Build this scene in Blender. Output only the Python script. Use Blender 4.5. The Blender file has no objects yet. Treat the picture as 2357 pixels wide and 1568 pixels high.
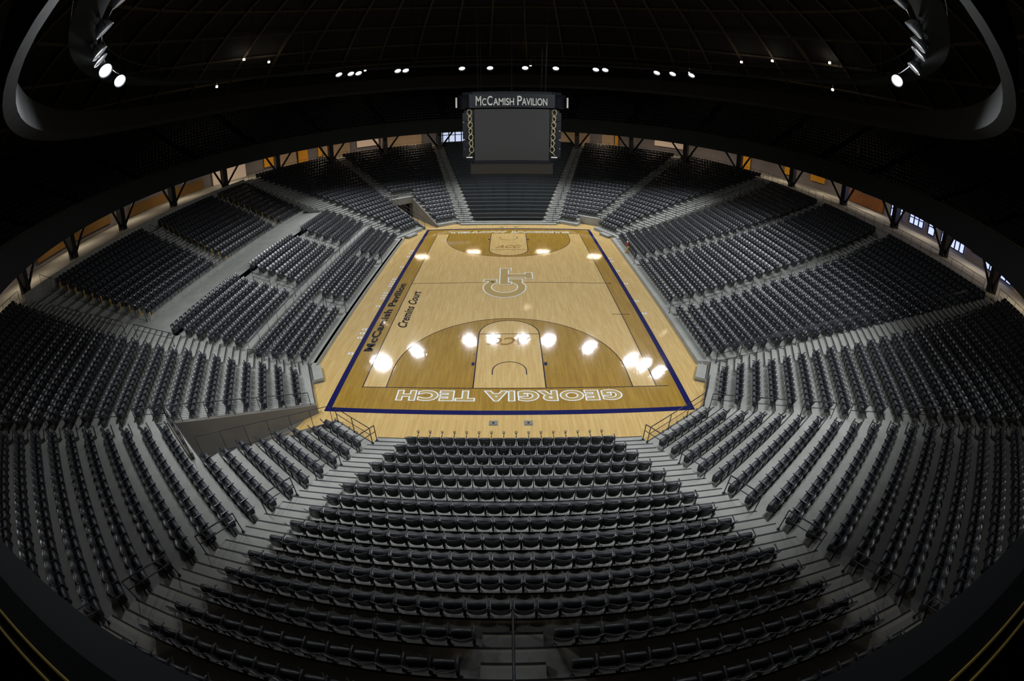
import bpy, math, random
import numpy as np
from mathutils import Vector, Matrix
random.seed(7)
PI = math.pi
sin, cos, rad = math.sin, math.cos, math.radians
SC = bpy.context.scene
COL = SC.collection

# ------------------------------------------------------------------ camera (equisolid fisheye lens)
CX, CY, CZ, PITCH, YAW, ROLL, FPX = -0.06713, -33.2911, 13.10743, 0.501061, 0.009746, 0.001742, 1061.82
F = Vector((sin(YAW)*cos(PITCH), cos(YAW)*cos(PITCH), -sin(PITCH)))
Rv = F.cross(Vector((0, 0, 1))).normalized()
Uv = Rv.cross(F)
Rv, Uv = Rv*cos(ROLL)+Uv*sin(ROLL), Uv*cos(ROLL)-Rv*sin(ROLL)
cam_d = bpy.data.cameras.new('camera')
cam_d.type = 'PANO'
for holder in (getattr(cam_d, 'cycles', None), cam_d):
    try:
        holder.panorama_type = 'FISHEYE_EQUISOLID'
        holder.fisheye_lens = FPX/2357*36.0
        holder.fisheye_fov = PI
    except Exception:
        pass
cam_d.lens = 16
cam_d.sensor_fit = 'HORIZONTAL'
cam_d.sensor_width = 36.0
cam_d.clip_start, cam_d.clip_end = 0.05, 400
cam = bpy.data.objects.new('camera', cam_d)
COL.objects.link(cam)
M3 = Matrix((Rv, Uv, -F)).transposed()
cam.matrix_world = Matrix.Translation((CX, CY, CZ)) @ M3.to_4x4()
SC.camera = cam
CAM = Vector((CX, CY, CZ))

def project(X):
    d = Vector(X)-CAM
    x, y, w = d.dot(Rv), d.dot(Uv), d.dot(F)
    s = math.hypot(x, y)
    th = math.atan2(s, w)
    r = 2*FPX*sin(th/2)
    return 1178.5+r*x/s, 784-r*y/s

# ------------------------------------------------------------------ world, exposure
w = bpy.data.worlds.new('world')
SC.world = w
w.use_nodes = True
w.node_tree.nodes['Background'].inputs[0].default_value = (0.02, 0.025, 0.035, 1)
w.node_tree.nodes['Background'].inputs[1].default_value = 0.05
SC.view_settings.view_transform = 'Standard'
SC.view_settings.look = 'None'
SC.view_settings.exposure = 0.0
SC.view_settings.gamma = 1.0
try:
    SC.cycles.use_denoising = True
    SC.cycles.denoiser = 'OPENIMAGEDENOISE'
except Exception:
    pass
SC.cycles.max_bounces = 5
SC.cycles.diffuse_bounces = 3
SC.cycles.glossy_bounces = 3
SC.cycles.sample_clamp_indirect = 6.0
SPOT_W = 3900.0
LAMP_R, LAMP_Z = 25.7, 18.9

# ------------------------------------------------------------------ materials
MAT = {}
def mat(name, base, rough=0.6, metal=0.0, coat=0.0, coat_r=0.1, emit=None, strength=0.0, noise=0.0, nscale=8.0, spec=None, bump=0.0):
    m = bpy.data.materials.new(name)
    m.use_nodes = True
    nt = m.node_tree
    b = nt.nodes['Principled BSDF']
    b.inputs['Base Color'].default_value = (*base, 1)
    b.inputs['Roughness'].default_value = rough
    b.inputs['Metallic'].default_value = metal
    b.inputs['Coat Weight'].default_value = coat
    b.inputs['Coat Roughness'].default_value = coat_r
    if spec is not None:
        b.inputs['Specular IOR Level'].default_value = spec
    if emit:
        b.inputs['Emission Color'].default_value = (*emit, 1)
        b.inputs['Emission Strength'].default_value = strength
    if noise or bump:
        tc = nt.nodes.new('ShaderNodeTexCoord')
        n = nt.nodes.new('ShaderNodeTexNoise')
        n.inputs['Scale'].default_value = nscale
        n.inputs['Detail'].default_value = 5
        nt.links.new(tc.outputs['Object'], n.inputs['Vector'])
        if noise:
            r = nt.nodes.new('ShaderNodeValToRGB')
            r.color_ramp.elements[0].position = 0.3
            r.color_ramp.elements[1].position = 0.7
            r.color_ramp.elements[0].color = (*[c*(1-noise) for c in base], 1)
            r.color_ramp.elements[1].color = (*[min(1, c*(1+noise)) for c in base], 1)
            nt.links.new(n.outputs['Fac'], r.inputs['Fac'])
            nt.links.new(r.outputs['Color'], b.inputs['Base Color'])
        if bump:
            bp = nt.nodes.new('ShaderNodeBump')
            bp.inputs['Strength'].default_value = bump
            bp.inputs['Distance'].default_value = 0.01
            nt.links.new(n.outputs['Fac'], bp.inputs['Height'])
            nt.links.new(bp.outputs['Normal'], b.inputs['Normal'])
    MAT[name] = m
    return m

def srgb(r, g, b):
    return tuple(((c/255)/12.92 if c/255 <= 0.04045 else ((c/255+0.055)/1.055)**2.4) for c in (r, g, b))

def wood(name, c1, c2, c3):
    """strip flooring laid along y, lacquered"""
    m = bpy.data.materials.new(name)
    m.use_nodes = True
    nt = m.node_tree
    b = nt.nodes['Principled BSDF']
    N, L = nt.nodes.new, nt.links.new
    geo = N('ShaderNodeNewGeometry')
    mp = N('ShaderNodeMapping')
    mp.inputs['Rotation'].default_value = (0, 0, rad(90))
    L(geo.outputs['Position'], mp.inputs['Vector'])
    br = N('ShaderNodeTexBrick')
    br.offset = 0.37
    br.inputs['Color1'].default_value = (*c1, 1)
    br.inputs['Color2'].default_value = (*c2, 1)
    br.inputs['Mortar'].default_value = (*[c*0.75 for c in c2], 1)
    br.inputs['Scale'].default_value = 1.0
    br.inputs['Mortar Size'].default_value = 0.0006
    br.inputs['Brick Width'].default_value = 1.3
    br.inputs['Row Height'].default_value = 0.06
    br.inputs['Bias'].default_value = -0.1
    L(mp.outputs['Vector'], br.inputs['Vector'])
    mp2 = N('ShaderNodeMapping')
    mp2.inputs['Scale'].default_value = (5.5, 0.55, 1)
    L(geo.outputs['Position'], mp2.inputs['Vector'])
    n = N('ShaderNodeTexNoise')
    n.inputs['Scale'].default_value = 1.0
    n.inputs['Detail'].default_value = 8
    n.inputs['Roughness'].default_value = 0.65
    L(mp2.outputs['Vector'], n.inputs['Vector'])
    rp = N('ShaderNodeValToRGB')
    rp.color_ramp.elements[0].position = 0.38
    rp.color_ramp.elements[1].position = 0.62
    rp.color_ramp.elements[0].color = (0, 0, 0, 1)
    rp.color_ramp.elements[1].color = (1, 1, 1, 1)
    L(n.outputs['Fac'], rp.inputs['Fac'])
    mx = N('ShaderNodeMix')
    mx.data_type = 'RGBA'
    mx.inputs[7].default_value = (*c3, 1)
    mul = N('ShaderNodeMath'); mul.operation = 'MULTIPLY'; mul.inputs[1].default_value = 0.45
    L(rp.outputs['Color'], mul.inputs[0])
    L(mul.outputs[0], mx.inputs[0])
    L(br.outputs['Color'], mx.inputs[6])
    L(mx.outputs[2], b.inputs['Base Color'])
    b.inputs['Roughness'].default_value = 0.5
    b.inputs['Specular IOR Level'].default_value = 0.08
    b.inputs['Coat Weight'].default_value = 1.0
    b.inputs['Coat Roughness'].default_value = 0.055
    mp3 = N('ShaderNodeMapping')
    mp3.inputs['Scale'].default_value = (17, 2.2, 1)
    L(geo.outputs['Position'], mp3.inputs['Vector'])
    n3 = N('ShaderNodeTexNoise')
    n3.inputs['Scale'].default_value = 1.0
    n3.inputs['Detail'].default_value = 3
    L(mp3.outputs['Vector'], n3.inputs['Vector'])
    bp = N('ShaderNodeBump')
    bp.inputs['Strength'].default_value = 0.4
    bp.inputs['Distance'].default_value = 0.004
    L(n3.outputs['Fac'], bp.inputs['Height'])
    L(bp.outputs['Normal'], b.inputs['Coat Normal'])
    MAT[name] = m

wood('maple', srgb(212, 182, 122), srgb(196, 164, 100), srgb(186, 150, 84))
wood('stained_maple', srgb(168, 134, 50), srgb(150, 116, 34), srgb(130, 94, 22))
GL = dict(rough=0.6, coat=1.0, coat_r=0.055, spec=0.05)
mat('navy_paint', srgb(14, 18, 78), **GL)
mat('black_paint', srgb(22, 22, 30), **GL)
mat('line_paint', srgb(26, 26, 52), **GL)
mat('white_paint', srgb(236, 238, 236), **GL)
mat('gold_paint', srgb(178, 154, 96), **GL)
mat('tan_paint', srgb(150, 116, 56), **GL)
mat('concrete', srgb(150, 151, 145), 0.85, noise=0.10, nscale=1.3, bump=0.1)
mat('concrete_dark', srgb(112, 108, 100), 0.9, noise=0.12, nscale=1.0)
mat('nosing', srgb(26, 26, 32), 0.7)
mat('seat_plastic', srgb(36, 39, 43), 0.34, coat=0.25, coat_r=0.2)
mat('seat_pad', srgb(46, 48, 53), 0.42)
mat('seat_metal', srgb(70, 72, 80), 0.35, metal=0.4)
mat('dark_metal', srgb(44, 46, 54), 0.42, metal=0.3)
mat('rail_metal', srgb(104, 108, 112), 0.4, metal=0.6)
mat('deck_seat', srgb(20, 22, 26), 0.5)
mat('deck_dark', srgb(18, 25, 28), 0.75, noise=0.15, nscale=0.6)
mat('deck_soffit', srgb(34, 36, 36), 0.9)
mat('ceiling_dark', srgb(34, 34, 34), 0.95)
mat('ceiling_rib', srgb(84, 76, 64), 0.8)
mat('ring_panel', srgb(22, 23, 24), 0.7, noise=0.1, nscale=0.5)
mat('warm_wall', srgb(172, 150, 124), 0.9, noise=0.08, nscale=0.7)
mat('grey_wall', srgb(120, 116, 120), 0.9, noise=0.08, nscale=0.7)
mat('wood_wall', srgb(128, 78, 34), 0.6, noise=0.2, nscale=2)
mat('yellow_panel', srgb(214, 150, 10), 0.6)
mat('yellow_edge', srgb(206, 178, 84), 0.7)
mat('screen', srgb(42, 41, 40), 0.55, noise=0.02, nscale=60)
mat('sb_black', srgb(18, 20, 28), 0.35)
mat('sb_white', srgb(214, 214, 206), 0.5)
mat('sb_gold', srgb(176, 162, 124), 0.5)
mat('housing', srgb(196, 198, 204), 0.45, metal=0.3)
mat('bench', srgb(50, 56, 58), 0.55)
mat('lamp_white', (1, 1, 1), emit=(0.86, 0.91, 1.0), strength=150)
mat('lamp_dim', (1, 1, 1), emit=(0.8, 0.9, 1.0), strength=2.5)
mat('lamp_warm', (1, 1, 1), emit=(1.0, 0.86, 0.66), strength=22)
mat('daylight', (0.5, 0.6, 0.8), emit=(0.42, 0.5, 1.0), strength=1.35)
mat('daylight_grey', (0.5, 0.6, 0.8), emit=(0.62, 0.72, 1.0), strength=0.75)
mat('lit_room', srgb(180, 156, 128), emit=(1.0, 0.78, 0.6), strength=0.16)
mat('lit_yellow', srgb(120, 88, 36), 0.8)
mat('red', srgb(180, 50, 36), 0.5)
mat('yellow', srgb(220, 196, 40), 0.5)
mat('tan', srgb(190, 150, 90), 0.8)
mat('brass_plate', srgb(122, 120, 108), 0.5, metal=0.3)
mat('skin', srgb(150, 110, 86), 0.6)
mat('hair', srgb(40, 30, 24), 0.8)
mat('shirt', srgb(150, 170, 168), 0.8)
mat('trousers', srgb(150, 140, 110), 0.8)
mat('shoe', srgb(30, 28, 28), 0.6)
mat('net', srgb(220, 220, 220), 0.8)

# ------------------------------------------------------------------ mesh builder
class MB:
    def __init__(s):
        s.v, s.f, s.m = [], [], []
        s.smooth = []
    def add(s, vs, fs, mi=0, sm=False):
        o = len(s.v)
        s.v.extend([tuple(p) for p in vs])
        for f in fs:
            s.f.append(tuple(i+o for i in f)); s.m.append(mi); s.smooth.append(sm)
    def box(s, x0, x1, y0, y1, z0, z1, mi=0):
        vs = [(x, y, z) for z in (z0, z1) for y in (y0, y1) for x in (x0, x1)]
        s.add(vs, [(0, 2, 3, 1), (4, 5, 7, 6), (0, 1, 5, 4), (2, 6, 7, 3), (0, 4, 6, 2), (1, 3, 7, 5)], mi)
    def prism(s, poly, z0, z1, mi=0):
        n = len(poly)
        a = sum(poly[i][0]*poly[(i+1) % n][1]-poly[(i+1) % n][0]*poly[i][1] for i in range(n))
        if a < 0:
            poly = poly[::-1]
        z0 = z0 if hasattr(z0, '__len__') else [z0]*n
        z1 = z1 if hasattr(z1, '__len__') else [z1]*n
        vs = [(p[0], p[1], z0[i]) for i, p in enumerate(poly)]+[(p[0], p[1], z1[i]) for i, p in enumerate(poly)]
        fs = [tuple(range(n-1, -1, -1)), tuple(range(n, 2*n))]
        fs += [(i, (i+1) % n, n+(i+1) % n, n+i) for i in range(n)]
        s.add(vs, fs, mi)
    def tube(s, pts, r, seg=6, mi=0):
        pts = [Vector(p) for p in pts]
        rings = []
        for i, p in enumerate(pts):
            d = (pts[min(i+1, len(pts)-1)]-pts[max(i-1, 0)])
            if d.length < 1e-9:
                d = Vector((0, 0, 1))
            d.normalize()
            a = d.cross(Vector((0, 0, 1)))
            if a.length < 1e-3:
                a = d.cross(Vector((1, 0, 0)))
            a.normalize(); b = d.cross(a)
            rings.append([p+(a*cos(2*PI*j/seg)+b*sin(2*PI*j/seg))*r for j in range(seg)])
        vs = [q for ring in rings for q in ring]
        fs = []
        for i in range(len(pts)-1):
            for j in range(seg):
                fs.append((i*seg+j, i*seg+(j+1) % seg, (i+1)*seg+(j+1) % seg, (i+1)*seg+j))
        fs.append(tuple(range(seg))[::-1]); fs.append(tuple((len(pts)-1)*seg+j for j in range(seg)))
        s.add(vs, fs, mi, True)
    def obj(s, name, mats, parent=None, smooth=False):
        me = bpy.data.meshes.new(name)
        me.from_pydata(s.v, [], s.f)
        for m in (mats if isinstance(mats, (list, tuple)) else [mats]):
            me.materials.append(MAT[m])
        me.polygons.foreach_set('material_index', s.m)
        me.polygons.foreach_set('use_smooth', [bool(smooth or q) for q in s.smooth])
        me.update()
        o = bpy.data.objects.new(name, me)
        COL.objects.link(o)
        if parent:
            o.parent = parent
        return o

def tag(o, label=None, cat=None, group=None, kind=None):
    if label: o['label'] = label
    if cat: o['category'] = cat
    if group: o['group'] = group
    if kind: o['kind'] = kind
    return o
def empty(name, loc, rz=0.0):
    o = bpy.data.objects.new(name, None)
    COL.objects.link(o)
    o.location = loc; o.rotation_euler = (0, 0, rz)
    o.empty_display_size = 0.2
    return o
ORD = ['zeroth', 'first', 'second', 'third', 'fourth', 'fifth', 'sixth', 'seventh', 'eighth', 'ninth', 'tenth', 'eleventh', 'twelfth', 'thirteenth', 'fourteenth', 'fifteenth', 'sixteenth', 'seventeenth', 'eighteenth', 'nineteenth', 'twentieth']
def ordn(i):
    if i < len(ORD): return ORD[i]
    return '%d%s' % (i, {1: 'st', 2: 'nd', 3: 'rd'}.get(i % 10, 'th'))

# ------------------------------------------------------------------ court floor and its markings
FT = 0.3048
HW, HL = 25*FT, 47*FT
fl = MB()
fp = [(-11.15, -12.9), (-10.0, -14.6), (-9.6, -15.9), (-7.5, -17.9), (-5.4, -19.0), (5.4, -19.0), (7.6, -17.9), (9.7, -15.9), (10.0, -14.6), (11.15, -12.9),
      (11.15, 12.9), (9.6, 15.9), (7.6, 18.0), (5.4, 19.4), (-5.4, 19.4), (-7.6, 18.2), (-9.6, 15.9), (-11.15, 12.9)]
fp = [(-26, -27), (26, -27), (26, 27), (-26, 27)]
fl.prism(fp, -0.3, 0.0)
floor = fl.obj('floor', 'maple')
tag(floor, 'pale lacquered maple strip basketball floor', None, None, 'structure')

def flat(name, polys, z, m, parent=floor, t=0.0008):
    b = MB()
    for i, p in enumerate(polys):
        b.prism(p, z-t, z+(i % 12)*0.00012)
    return b.obj(name, m, parent)
def rect(x0, x1, y0, y1): return [(x0, y0), (x1, y0), (x1, y1), (x0, y1)]
BX, BY, BT = 9.1, 16.5, 0.33
Z1, Z2, Z3, Z4, Z5, Z6 = 0.003, 0.006, 0.009, 0.012, 0.015, 0.018
# stained band between the boundary lines and the blue border
flat('stained_border', [rect(-BX+BT, -HW, -BY+BT, BY-BT), rect(HW, BX-BT, -BY+BT, BY-BT), rect(-HW, HW, -BY+BT, -HL), rect(-HW, HW, HL, BY-BT)], Z1, 'stained_maple')
flat('blue_border', [rect(-BX, -BX+BT, -BY, BY), rect(BX-BT, BX, -BY, BY), rect(-BX+BT, BX-BT, -BY, -BY+BT), rect(-BX+BT, BX-BT, BY-BT, BY)], Z2, 'navy_paint')
def mirror(poly): return [(x, -y) for x, y in poly]
R3P, BK, KW = 20.75*FT, 5.25*FT, 6*FT
yb = -HL+BK
arc = [(R3P*cos(a), yb+R3P*sin(a)) for a in np.linspace(0, PI, 61)]
poly3 = [(R3P, -HL)]+arc+[(-R3P, -HL)]
flat('stained_arc', [poly3, mirror(poly3)], Z1, 'stained_maple')
ft_y = -HL+19*FT
key = [(KW, -HL)]+[(KW*cos(a), ft_y+KW*sin(a)) for a in np.linspace(0, PI, 41)]+[(-KW, -HL)]
flat('free_throw_lane', [key, mirror(key)], Z2, 'maple')
def stroke(pts, wd):
    out = []
    for (x0, y0), (x1, y1) in zip(pts[:-1], pts[1:]):
        dx, dy = x1-x0, y1-y0; l = math.hypot(dx, dy)
        ex, ey = dx/l*wd*0.2, dy/l*wd*0.2
        nx, ny = -dy/l*wd/2, dx/l*wd/2
        out.append([(x0-ex-nx, y0-ey-ny), (x1+ex-nx, y1+ey-ny), (x1+ex+nx, y1+ey+ny), (x0-ex+nx, y0-ey+ny)])
    return out
LW = 0.05
both = lambda segs: segs+[mirror(p) for p in segs]
flat('boundary_line', stroke([(-HW, -HL), (-HW, HL)], LW)+stroke([(HW, -HL), (HW, HL)], LW)+stroke([(-HW-0.03, -HL), (HW+0.03, -HL)], LW)+stroke([(HW, -HL), (8.3, -HL)], LW)
     + stroke([(-HW, 0), (-2.05, 0)], LW)+stroke([(1.25, 0), (8.05, 0)], LW)+stroke([(7.95, -0.15), (7.95, 0.15)], LW)
     + stroke([(6.97, -5.69), (8.23, -5.69)], LW)+stroke([(7.0, 5.69), (8.23, 5.69)], LW), Z3, 'line_paint')
flat('three_point_line', both(stroke(poly3, LW)), Z3, 'line_paint')
flat('lane_line', both(stroke([(KW, -HL)]+[(KW*cos(a), ft_y+KW*sin(a)) for a in np.linspace(0, PI, 41)]+[(-KW, -HL)], 0.06)+stroke([(-KW, ft_y), (KW, ft_y)], LW)), Z4, 'line_paint')
flat('lane_block', both([rect(-2.05, -1.89, -12.17, -11.85), rect(1.89, 2.05, -12.17, -11.85), rect(-2.0, -1.9, -11.0, -10.96), rect(1.9, 2.0, -11.0, -10.96)]), Z4, 'navy_paint')
flat('restricted_arc', both(stroke([(0.9, -13.08)]+[(0.9*cos(a), -12.72+0.93*sin(a)) for a in np.linspace(0, PI, 25)]+[(-0.9, -13.08)], LW)), Z4, 'line_paint')

def glyphs(body, offset=0.0, shear=0.0, spacing=1.0, size=1.0):
    cu = bpy.data.curves.new('t', 'FONT')
    cu.body = body; cu.size = size; cu.offset = offset; cu.shear = shear; cu.space_character = spacing
    cu.resolution_u = 6
    o = bpy.data.objects.new('t', cu)
    COL.objects.link(o)
    dg = bpy.context.evaluated_depsgraph_get()
    me = bpy.data.meshes.new_from_object(o.evaluated_get(dg))
    vs = np.array([v.co[:] for v in me.vertices]); fs = [tuple(p.vertices) for p in me.polygons]
    bpy.data.objects.remove(o); bpy.data.curves.remove(cu); bpy.data.meshes.remove(me)
    return vs, fs
def lettering(name, body, O, eu, ev, ext, z, m, offset=0.0, shear=0.0, spacing=1.0, parent=floor, ref=None, normal=(0, 0, 1)):
    """writes BODY so that its reference box runs from O along eu (width) and ev (height)"""
    vs, fs = glyphs(body, offset, shear, spacing)
    rv = vs if ref is None else ref
    lo, hi = rv.min(0), rv.max(0)
    O, eu, ev, nn = Vector(O), Vector(eu), Vector(ev), Vector(normal)
    out = []
    for v in vs:
        a = (v[0]-lo[0])/(hi[0]-lo[0])*ext[0]; b = (v[1]-lo[1])/(hi[1]-lo[1])*ext[1]
        out.append(O+eu*a+ev*b+nn*z)
    b = MB(); b.add(out, fs)
    o = b.obj(name, m, parent)
    return o, vs
def outlined(name, body, O, eu, ev, ext, offw, offg, z=Z4, **k):
    _, ref = lettering(name+'_outline', body, O, eu, ev, ext, z, 'white_paint', offset=offw, **k)
    lettering(name, body, O, eu, ev, ext, z+0.003, 'gold_paint', offset=offg, ref=ref, **k)
outlined('lettering_home', 'GEORGIA TECH', (5.62, -14.53, 0), (-1, 0, 0), (0, -1, 0), (11.25, 0.93), 0.085, 0.03, spacing=1.2)
outlined('lettering_nickname', 'YELLOW JACKETS', (-6.6, 14.38, 0), (1, 0, 0), (0, 1, 0), (13.15, 0.97), 0.085, 0.03, spacing=1.2)
lettering('lettering_arena', 'McCamish Pavilion', (-8.04, -10.65, 0), (0, 1, 0), (-1, 0, 0), (10.65, 0.56), Z4, 'black_paint', offset=0.04, spacing=1.08)
lettering('lettering_court', 'Cremins Court', (-6.55, -7.6, 0), (0, 1, 0), (-1, 0, 0), (6.0, 0.66), Z4, 'black_paint', offset=0.018, shear=0.5, spacing=1.05)
lettering('lettering_conference', 'ACC', (1.28, -9.0, 0), (-1, 0, 0), (0, -1, 0), (2.6, 0.93), Z4, 'tan_paint', offset=0.02, shear=0.45)
lettering('lettering_conference', 'ACC', (-1.28, 9.05, 0), (1, 0, 0), (0, 1, 0), (2.6, 0.93), Z4, 'tan_paint', offset=0.02, shear=0.45)
# interlocked centre emblem lying on its side
def emblem(name, g, z, m, parts):
    P = []
    if 'G' in parts:
        cx_, cy_ = -0.32, -0.95
        n = 48
        a0, a1 = rad(122), rad(418)
        ro = lambda a: (cx_+(1.57+g)*cos(a), cy_+((1.98 if sin(a) < 0 else 1.50)+g)*sin(a))
        ri = lambda a: (cx_+(1.03-g)*cos(a), cy_+((1.16 if sin(a) < 0 else 1.12)-g)*sin(a))
        an = np.linspace(a0, a1, n)
        P += [[ro(an[i]), ro(an[i+1]), ri(an[i+1]), ri(an[i])] for i in range(n-1)]
        P += [rect(-1.9-g, -0.98+g, 0.24-g, 0.60+g), rect(-0.1-g, 1.02+g, 0.24-g, 0.68+g), [(-1.55-g, 0.3), (-1.55-g, 0.0), (-0.85+g, 0.0), (-1.1+g, 0.3)], [(0.2-g, 0.3), (0.3-g, 0.05), (1.0+g, -0.1), (1.0+g, 0.3)]]
    if 'T' in parts:
        P += [rect(-0.66-g, -0.07+g, -0.38-g, 3.15+g), rect(-0.07, 0.17+g, 2.82-g, 3.15+g), rect(-0.07, 0.17+g, -0.38-g, -0.08+g),
              rect(-0.07, 1.4, 1.14-g, 1.80+g), rect(1.36-g, 1.85+g, 0.82-g, 2.16+g)]
    flat(name, P, z, m)
emblem('emblem_outline', 0.085, Z4, 'white_paint', 'G')
emblem('emblem', 0.0, Z4+0.002, 'gold_paint', 'G')
emblem('emblem_outline', 0.085, Z4+0.004, 'white_paint', 'T')
emblem('emblem', 0.0, Z4+0.006, 'gold_paint', 'T')

# stickers on the floor beside the sidelines
def sticker(x, y, label):
    b = MB(); b.box(-0.17, 0.17, -0.11, 0.11, 0, 0.0015)
    o = b.obj('floor_sticker', 'white_paint'); o.location = (x, y, Z3)
    c = MB(); c.box(-0.04, 0.03, -0.045, 0.045, 0.0015, 0.003)
    c.obj('printed_mark', 'black_paint', o)
    tag(o, label, 'sticker', 'white stickers along the blue sidelines')
for i, y in enumerate([-10.92, -8.97, -8.37, -7.83, -4.24, -2.84, -2.35, -1.85, -0.47, 0.03, 0.54, 1.07, 4.02, 6.93, 7.86, 8.64], 1):
    sticker(-9.32, y, 'white floor sticker outside the left blue line, %s from the near corner' % ordn(i))
for i, y in enumerate([-5.58, -3.46, -0.06, 2.9, 5.4, 6.2], 1):
    sticker(9.3, y, 'white floor sticker outside the right blue line, %s from the near corner' % ordn(i))
def plate(x, y, label):
    b = MB(); b.box(-0.2, 0.2, -0.18, 0.18, 0, 0.006)
    o = b.obj('floor_outlet', 'brass_plate'); o.location = (x, y, 0.0005)
    c = MB(); c.box(-0.05, 0.05, -0.03, 0.06, 0.006, 0.012); c.obj('socket', 'black_paint', o)
    c = MB(); c.box(-0.17, 0.17, -0.15, -0.12, 0.006, 0.009); c.obj('hinge_strip', 'seat_metal', o)
    tag(o, label, 'floor outlet', 'outlet plates set in the floor')
plate(-0.74, -17.1, 'grey metal outlet plate in the floor beyond near blue line, left of the pair')
plate(0.84, -17.1, 'grey metal outlet plate in the floor beyond near blue line, right of the pair')
plate(-0.74, 17.1, 'small outlet plate in the floor before the far benches, left of the pair')
plate(0.84, 17.1, 'small outlet plate in the floor before the benches, right of the pair')

# ------------------------------------------------------------------ seating bowl: sections of straight rows
RH = 0.62                       # height of the folded pan top over its tread
W = 0.504
zend = lambda k: 0.9+0.303*(k-1)-RH + (0.0 if k < 15 else 0.0)
zside = lambda k: max(0.2, 0.9+0.195*(k-1)+0.0036*(k-1)**2-RH)
class Sec:
    def __init__(s, name, desc, ang, off0, doff, a0, da, b0, db, zf, rows=25, my=1, mx=1, k0=1):
        s.name, s.desc = name, desc
        t = Vector((cos(rad(ang)), sin(rad(ang)))); n = Vector((sin(rad(ang)), -cos(rad(ang))))
        s.t = Vector((t.x*mx, t.y*my)); s.n = Vector((n.x*mx, n.y*my))
        s.off0, s.doff, s.a0, s.da, s.b0, s.db, s.zf, s.rows = off0, doff, a0, da, b0, db, zf, rows
        s.flip = mx*my
        s.cut = lambda k, x: False
        s.SA = s.SB = None
        s.k0 = k0
    def off(s, k): return s.off0+s.doff*(k-1)
    qa = qb = 0.0
    def a(s, k): return s.a0+s.da*(k-1)+s.qa*(k-1)**2
    def b(s, k): return s.b0+s.db*(k-1)+s.qb*(k-1)**2
    def P(s, o, x): return (s.n.x*o+s.t.x*x, s.n.y*o+s.t.y*x)
    def line_in(s, o2, end='a', shift=0.0):
        """edge of section o2 (its a or b ends) as a linear function s(off) in this section's frame"""
        f = o2.a if end == 'a' else o2.b
        pts = []
        for k in (1, 7, 13, 19, 25):
            q = Vector(o2.P(o2.off(k), f(k)+shift))
            pts.append((q.dot(s.n), q.dot(s.t)))
        def g(o):
            i = 0
            while i < 3 and o > pts[i+1][0]: i += 1
            (o0, x0), (o1, x1) = pts[i], pts[i+1]
            return x0+(x1-x0)/(o1-o0)*(o-o0)
        return g

def ends(mx, my, pre):
    r1 = Sec(pre+'1', '', 34, 19.71, 0.84, -5.855, -0.279, -2.325, 0.188, zend, 25, my, mx)
    r2 = Sec(pre+'2', '', 63.3, 16.60, 0.84, -10.45, -0.262, -7.34, 0.105, zend, 25, my, mx)
    r2.qb = 0.0035
    return r1, r2
S0 = Sec('S0', 'near centre block', 0, 19.17, 0.851, -8.5*W, -W/2, 8.5*W, W/2, zend, 17)
R1, R2 = ends(1, 1, 'R'); L1, L2 = ends(-1, 1, 'L')
R7, R6 = ends(1, -1, 'RF'); L7, L6 = ends(-1, -1, 'LF')
R1.desc, R2.desc = 'near right corner block', 'right wedge beside it'
L1.desc, L2.desc = 'near left corner block', 'left block beyond the tunnel'
for q, dname in ((R6, 'far right corner block'), (R7, 'far right block beside the benches'), (L6, 'far left corner block'), (L7, 'far left block beside the benches')):
    q.desc = dname
R3 = Sec('R3', 'right sideline block nearest the camera', 90, 11.33, 0.85, -12.3, -0.155, -6.44, 0.055, zside)
R3.da, R3.qa = -0.15, -0.0022
R4 = Sec('R4', 'middle right sideline block', 90, 11.33, 0.85, -5.02, 0.07, 3.6, 0.07, zside)
R5 = Sec('R5', 'far right sideline block', 90, 11.33, 0.85, 4.9, 0.07, 11.7, 0.155, zside)
zl1 = lambda k: 0.24+0.195*(k-1)
zl2 = lambda k: 1.55+0.274*(k-1)
zl3 = lambda k: 3.42+0.36*(k-1)
def left(name, desc, off0, doff, a0, da, b0, db, zf, rows):
    return Sec(name, desc, 90, off0, doff, a0, da, b0, db, zf, rows, 1, -1)
LA = [left('LA1', 'left courtside block nearest the camera', 11.6, 0.84, -12.7, -0.2, -6.14, 0.02, zl1, 3),
      left('LA2', 'middle left courtside block', 11.6, 0.84, -4.65, 0.02, 4.14, 0.02, zl1, 3),
      left('LA3', 'far left courtside block', 11.6, 0.84, 5.42, 0.02, 12.2, 0.15, zl1, 3),
      left('LA4', 'fourth courtside row on the left', 14.12, 0.84, -13.4, 0, 12.6, 0, lambda k: 0.86, 1)]
LB = [left('LB1', 'left middle tier block nearest the camera', 15.45, 0.83, -13.46, -0.15, -5.9, 0.01, zl2, 6),
      left('LB2', 'central block of the left middle tier', 15.45, 0.83, -4.2, 0.07, 4.0, 0.09, zl2, 6),
      left('LB3', 'far block of the left middle tier', 15.45, 0.83, 5.9, 0.1, 13.0, 0.22, zl2, 6)]
LC = [left('LC1', 'left upper tier block nearest the camera', 23.95, 0.85, -12.3, -0.17, -3.1, 0.06, zl3, 11),
      left('LC2', 'central block of the left upper tier', 23.95, 0.85, -1.6, 0.16, 8.2, 0.18, zl3, 11),
      left('LC3', 'far block of the left upper tier', 23.95, 0.85, 9.6, 0.16, 19.4, 0.02, zl3, 11)]
R5.db, R5.qb = 0.15, 0.0022
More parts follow.
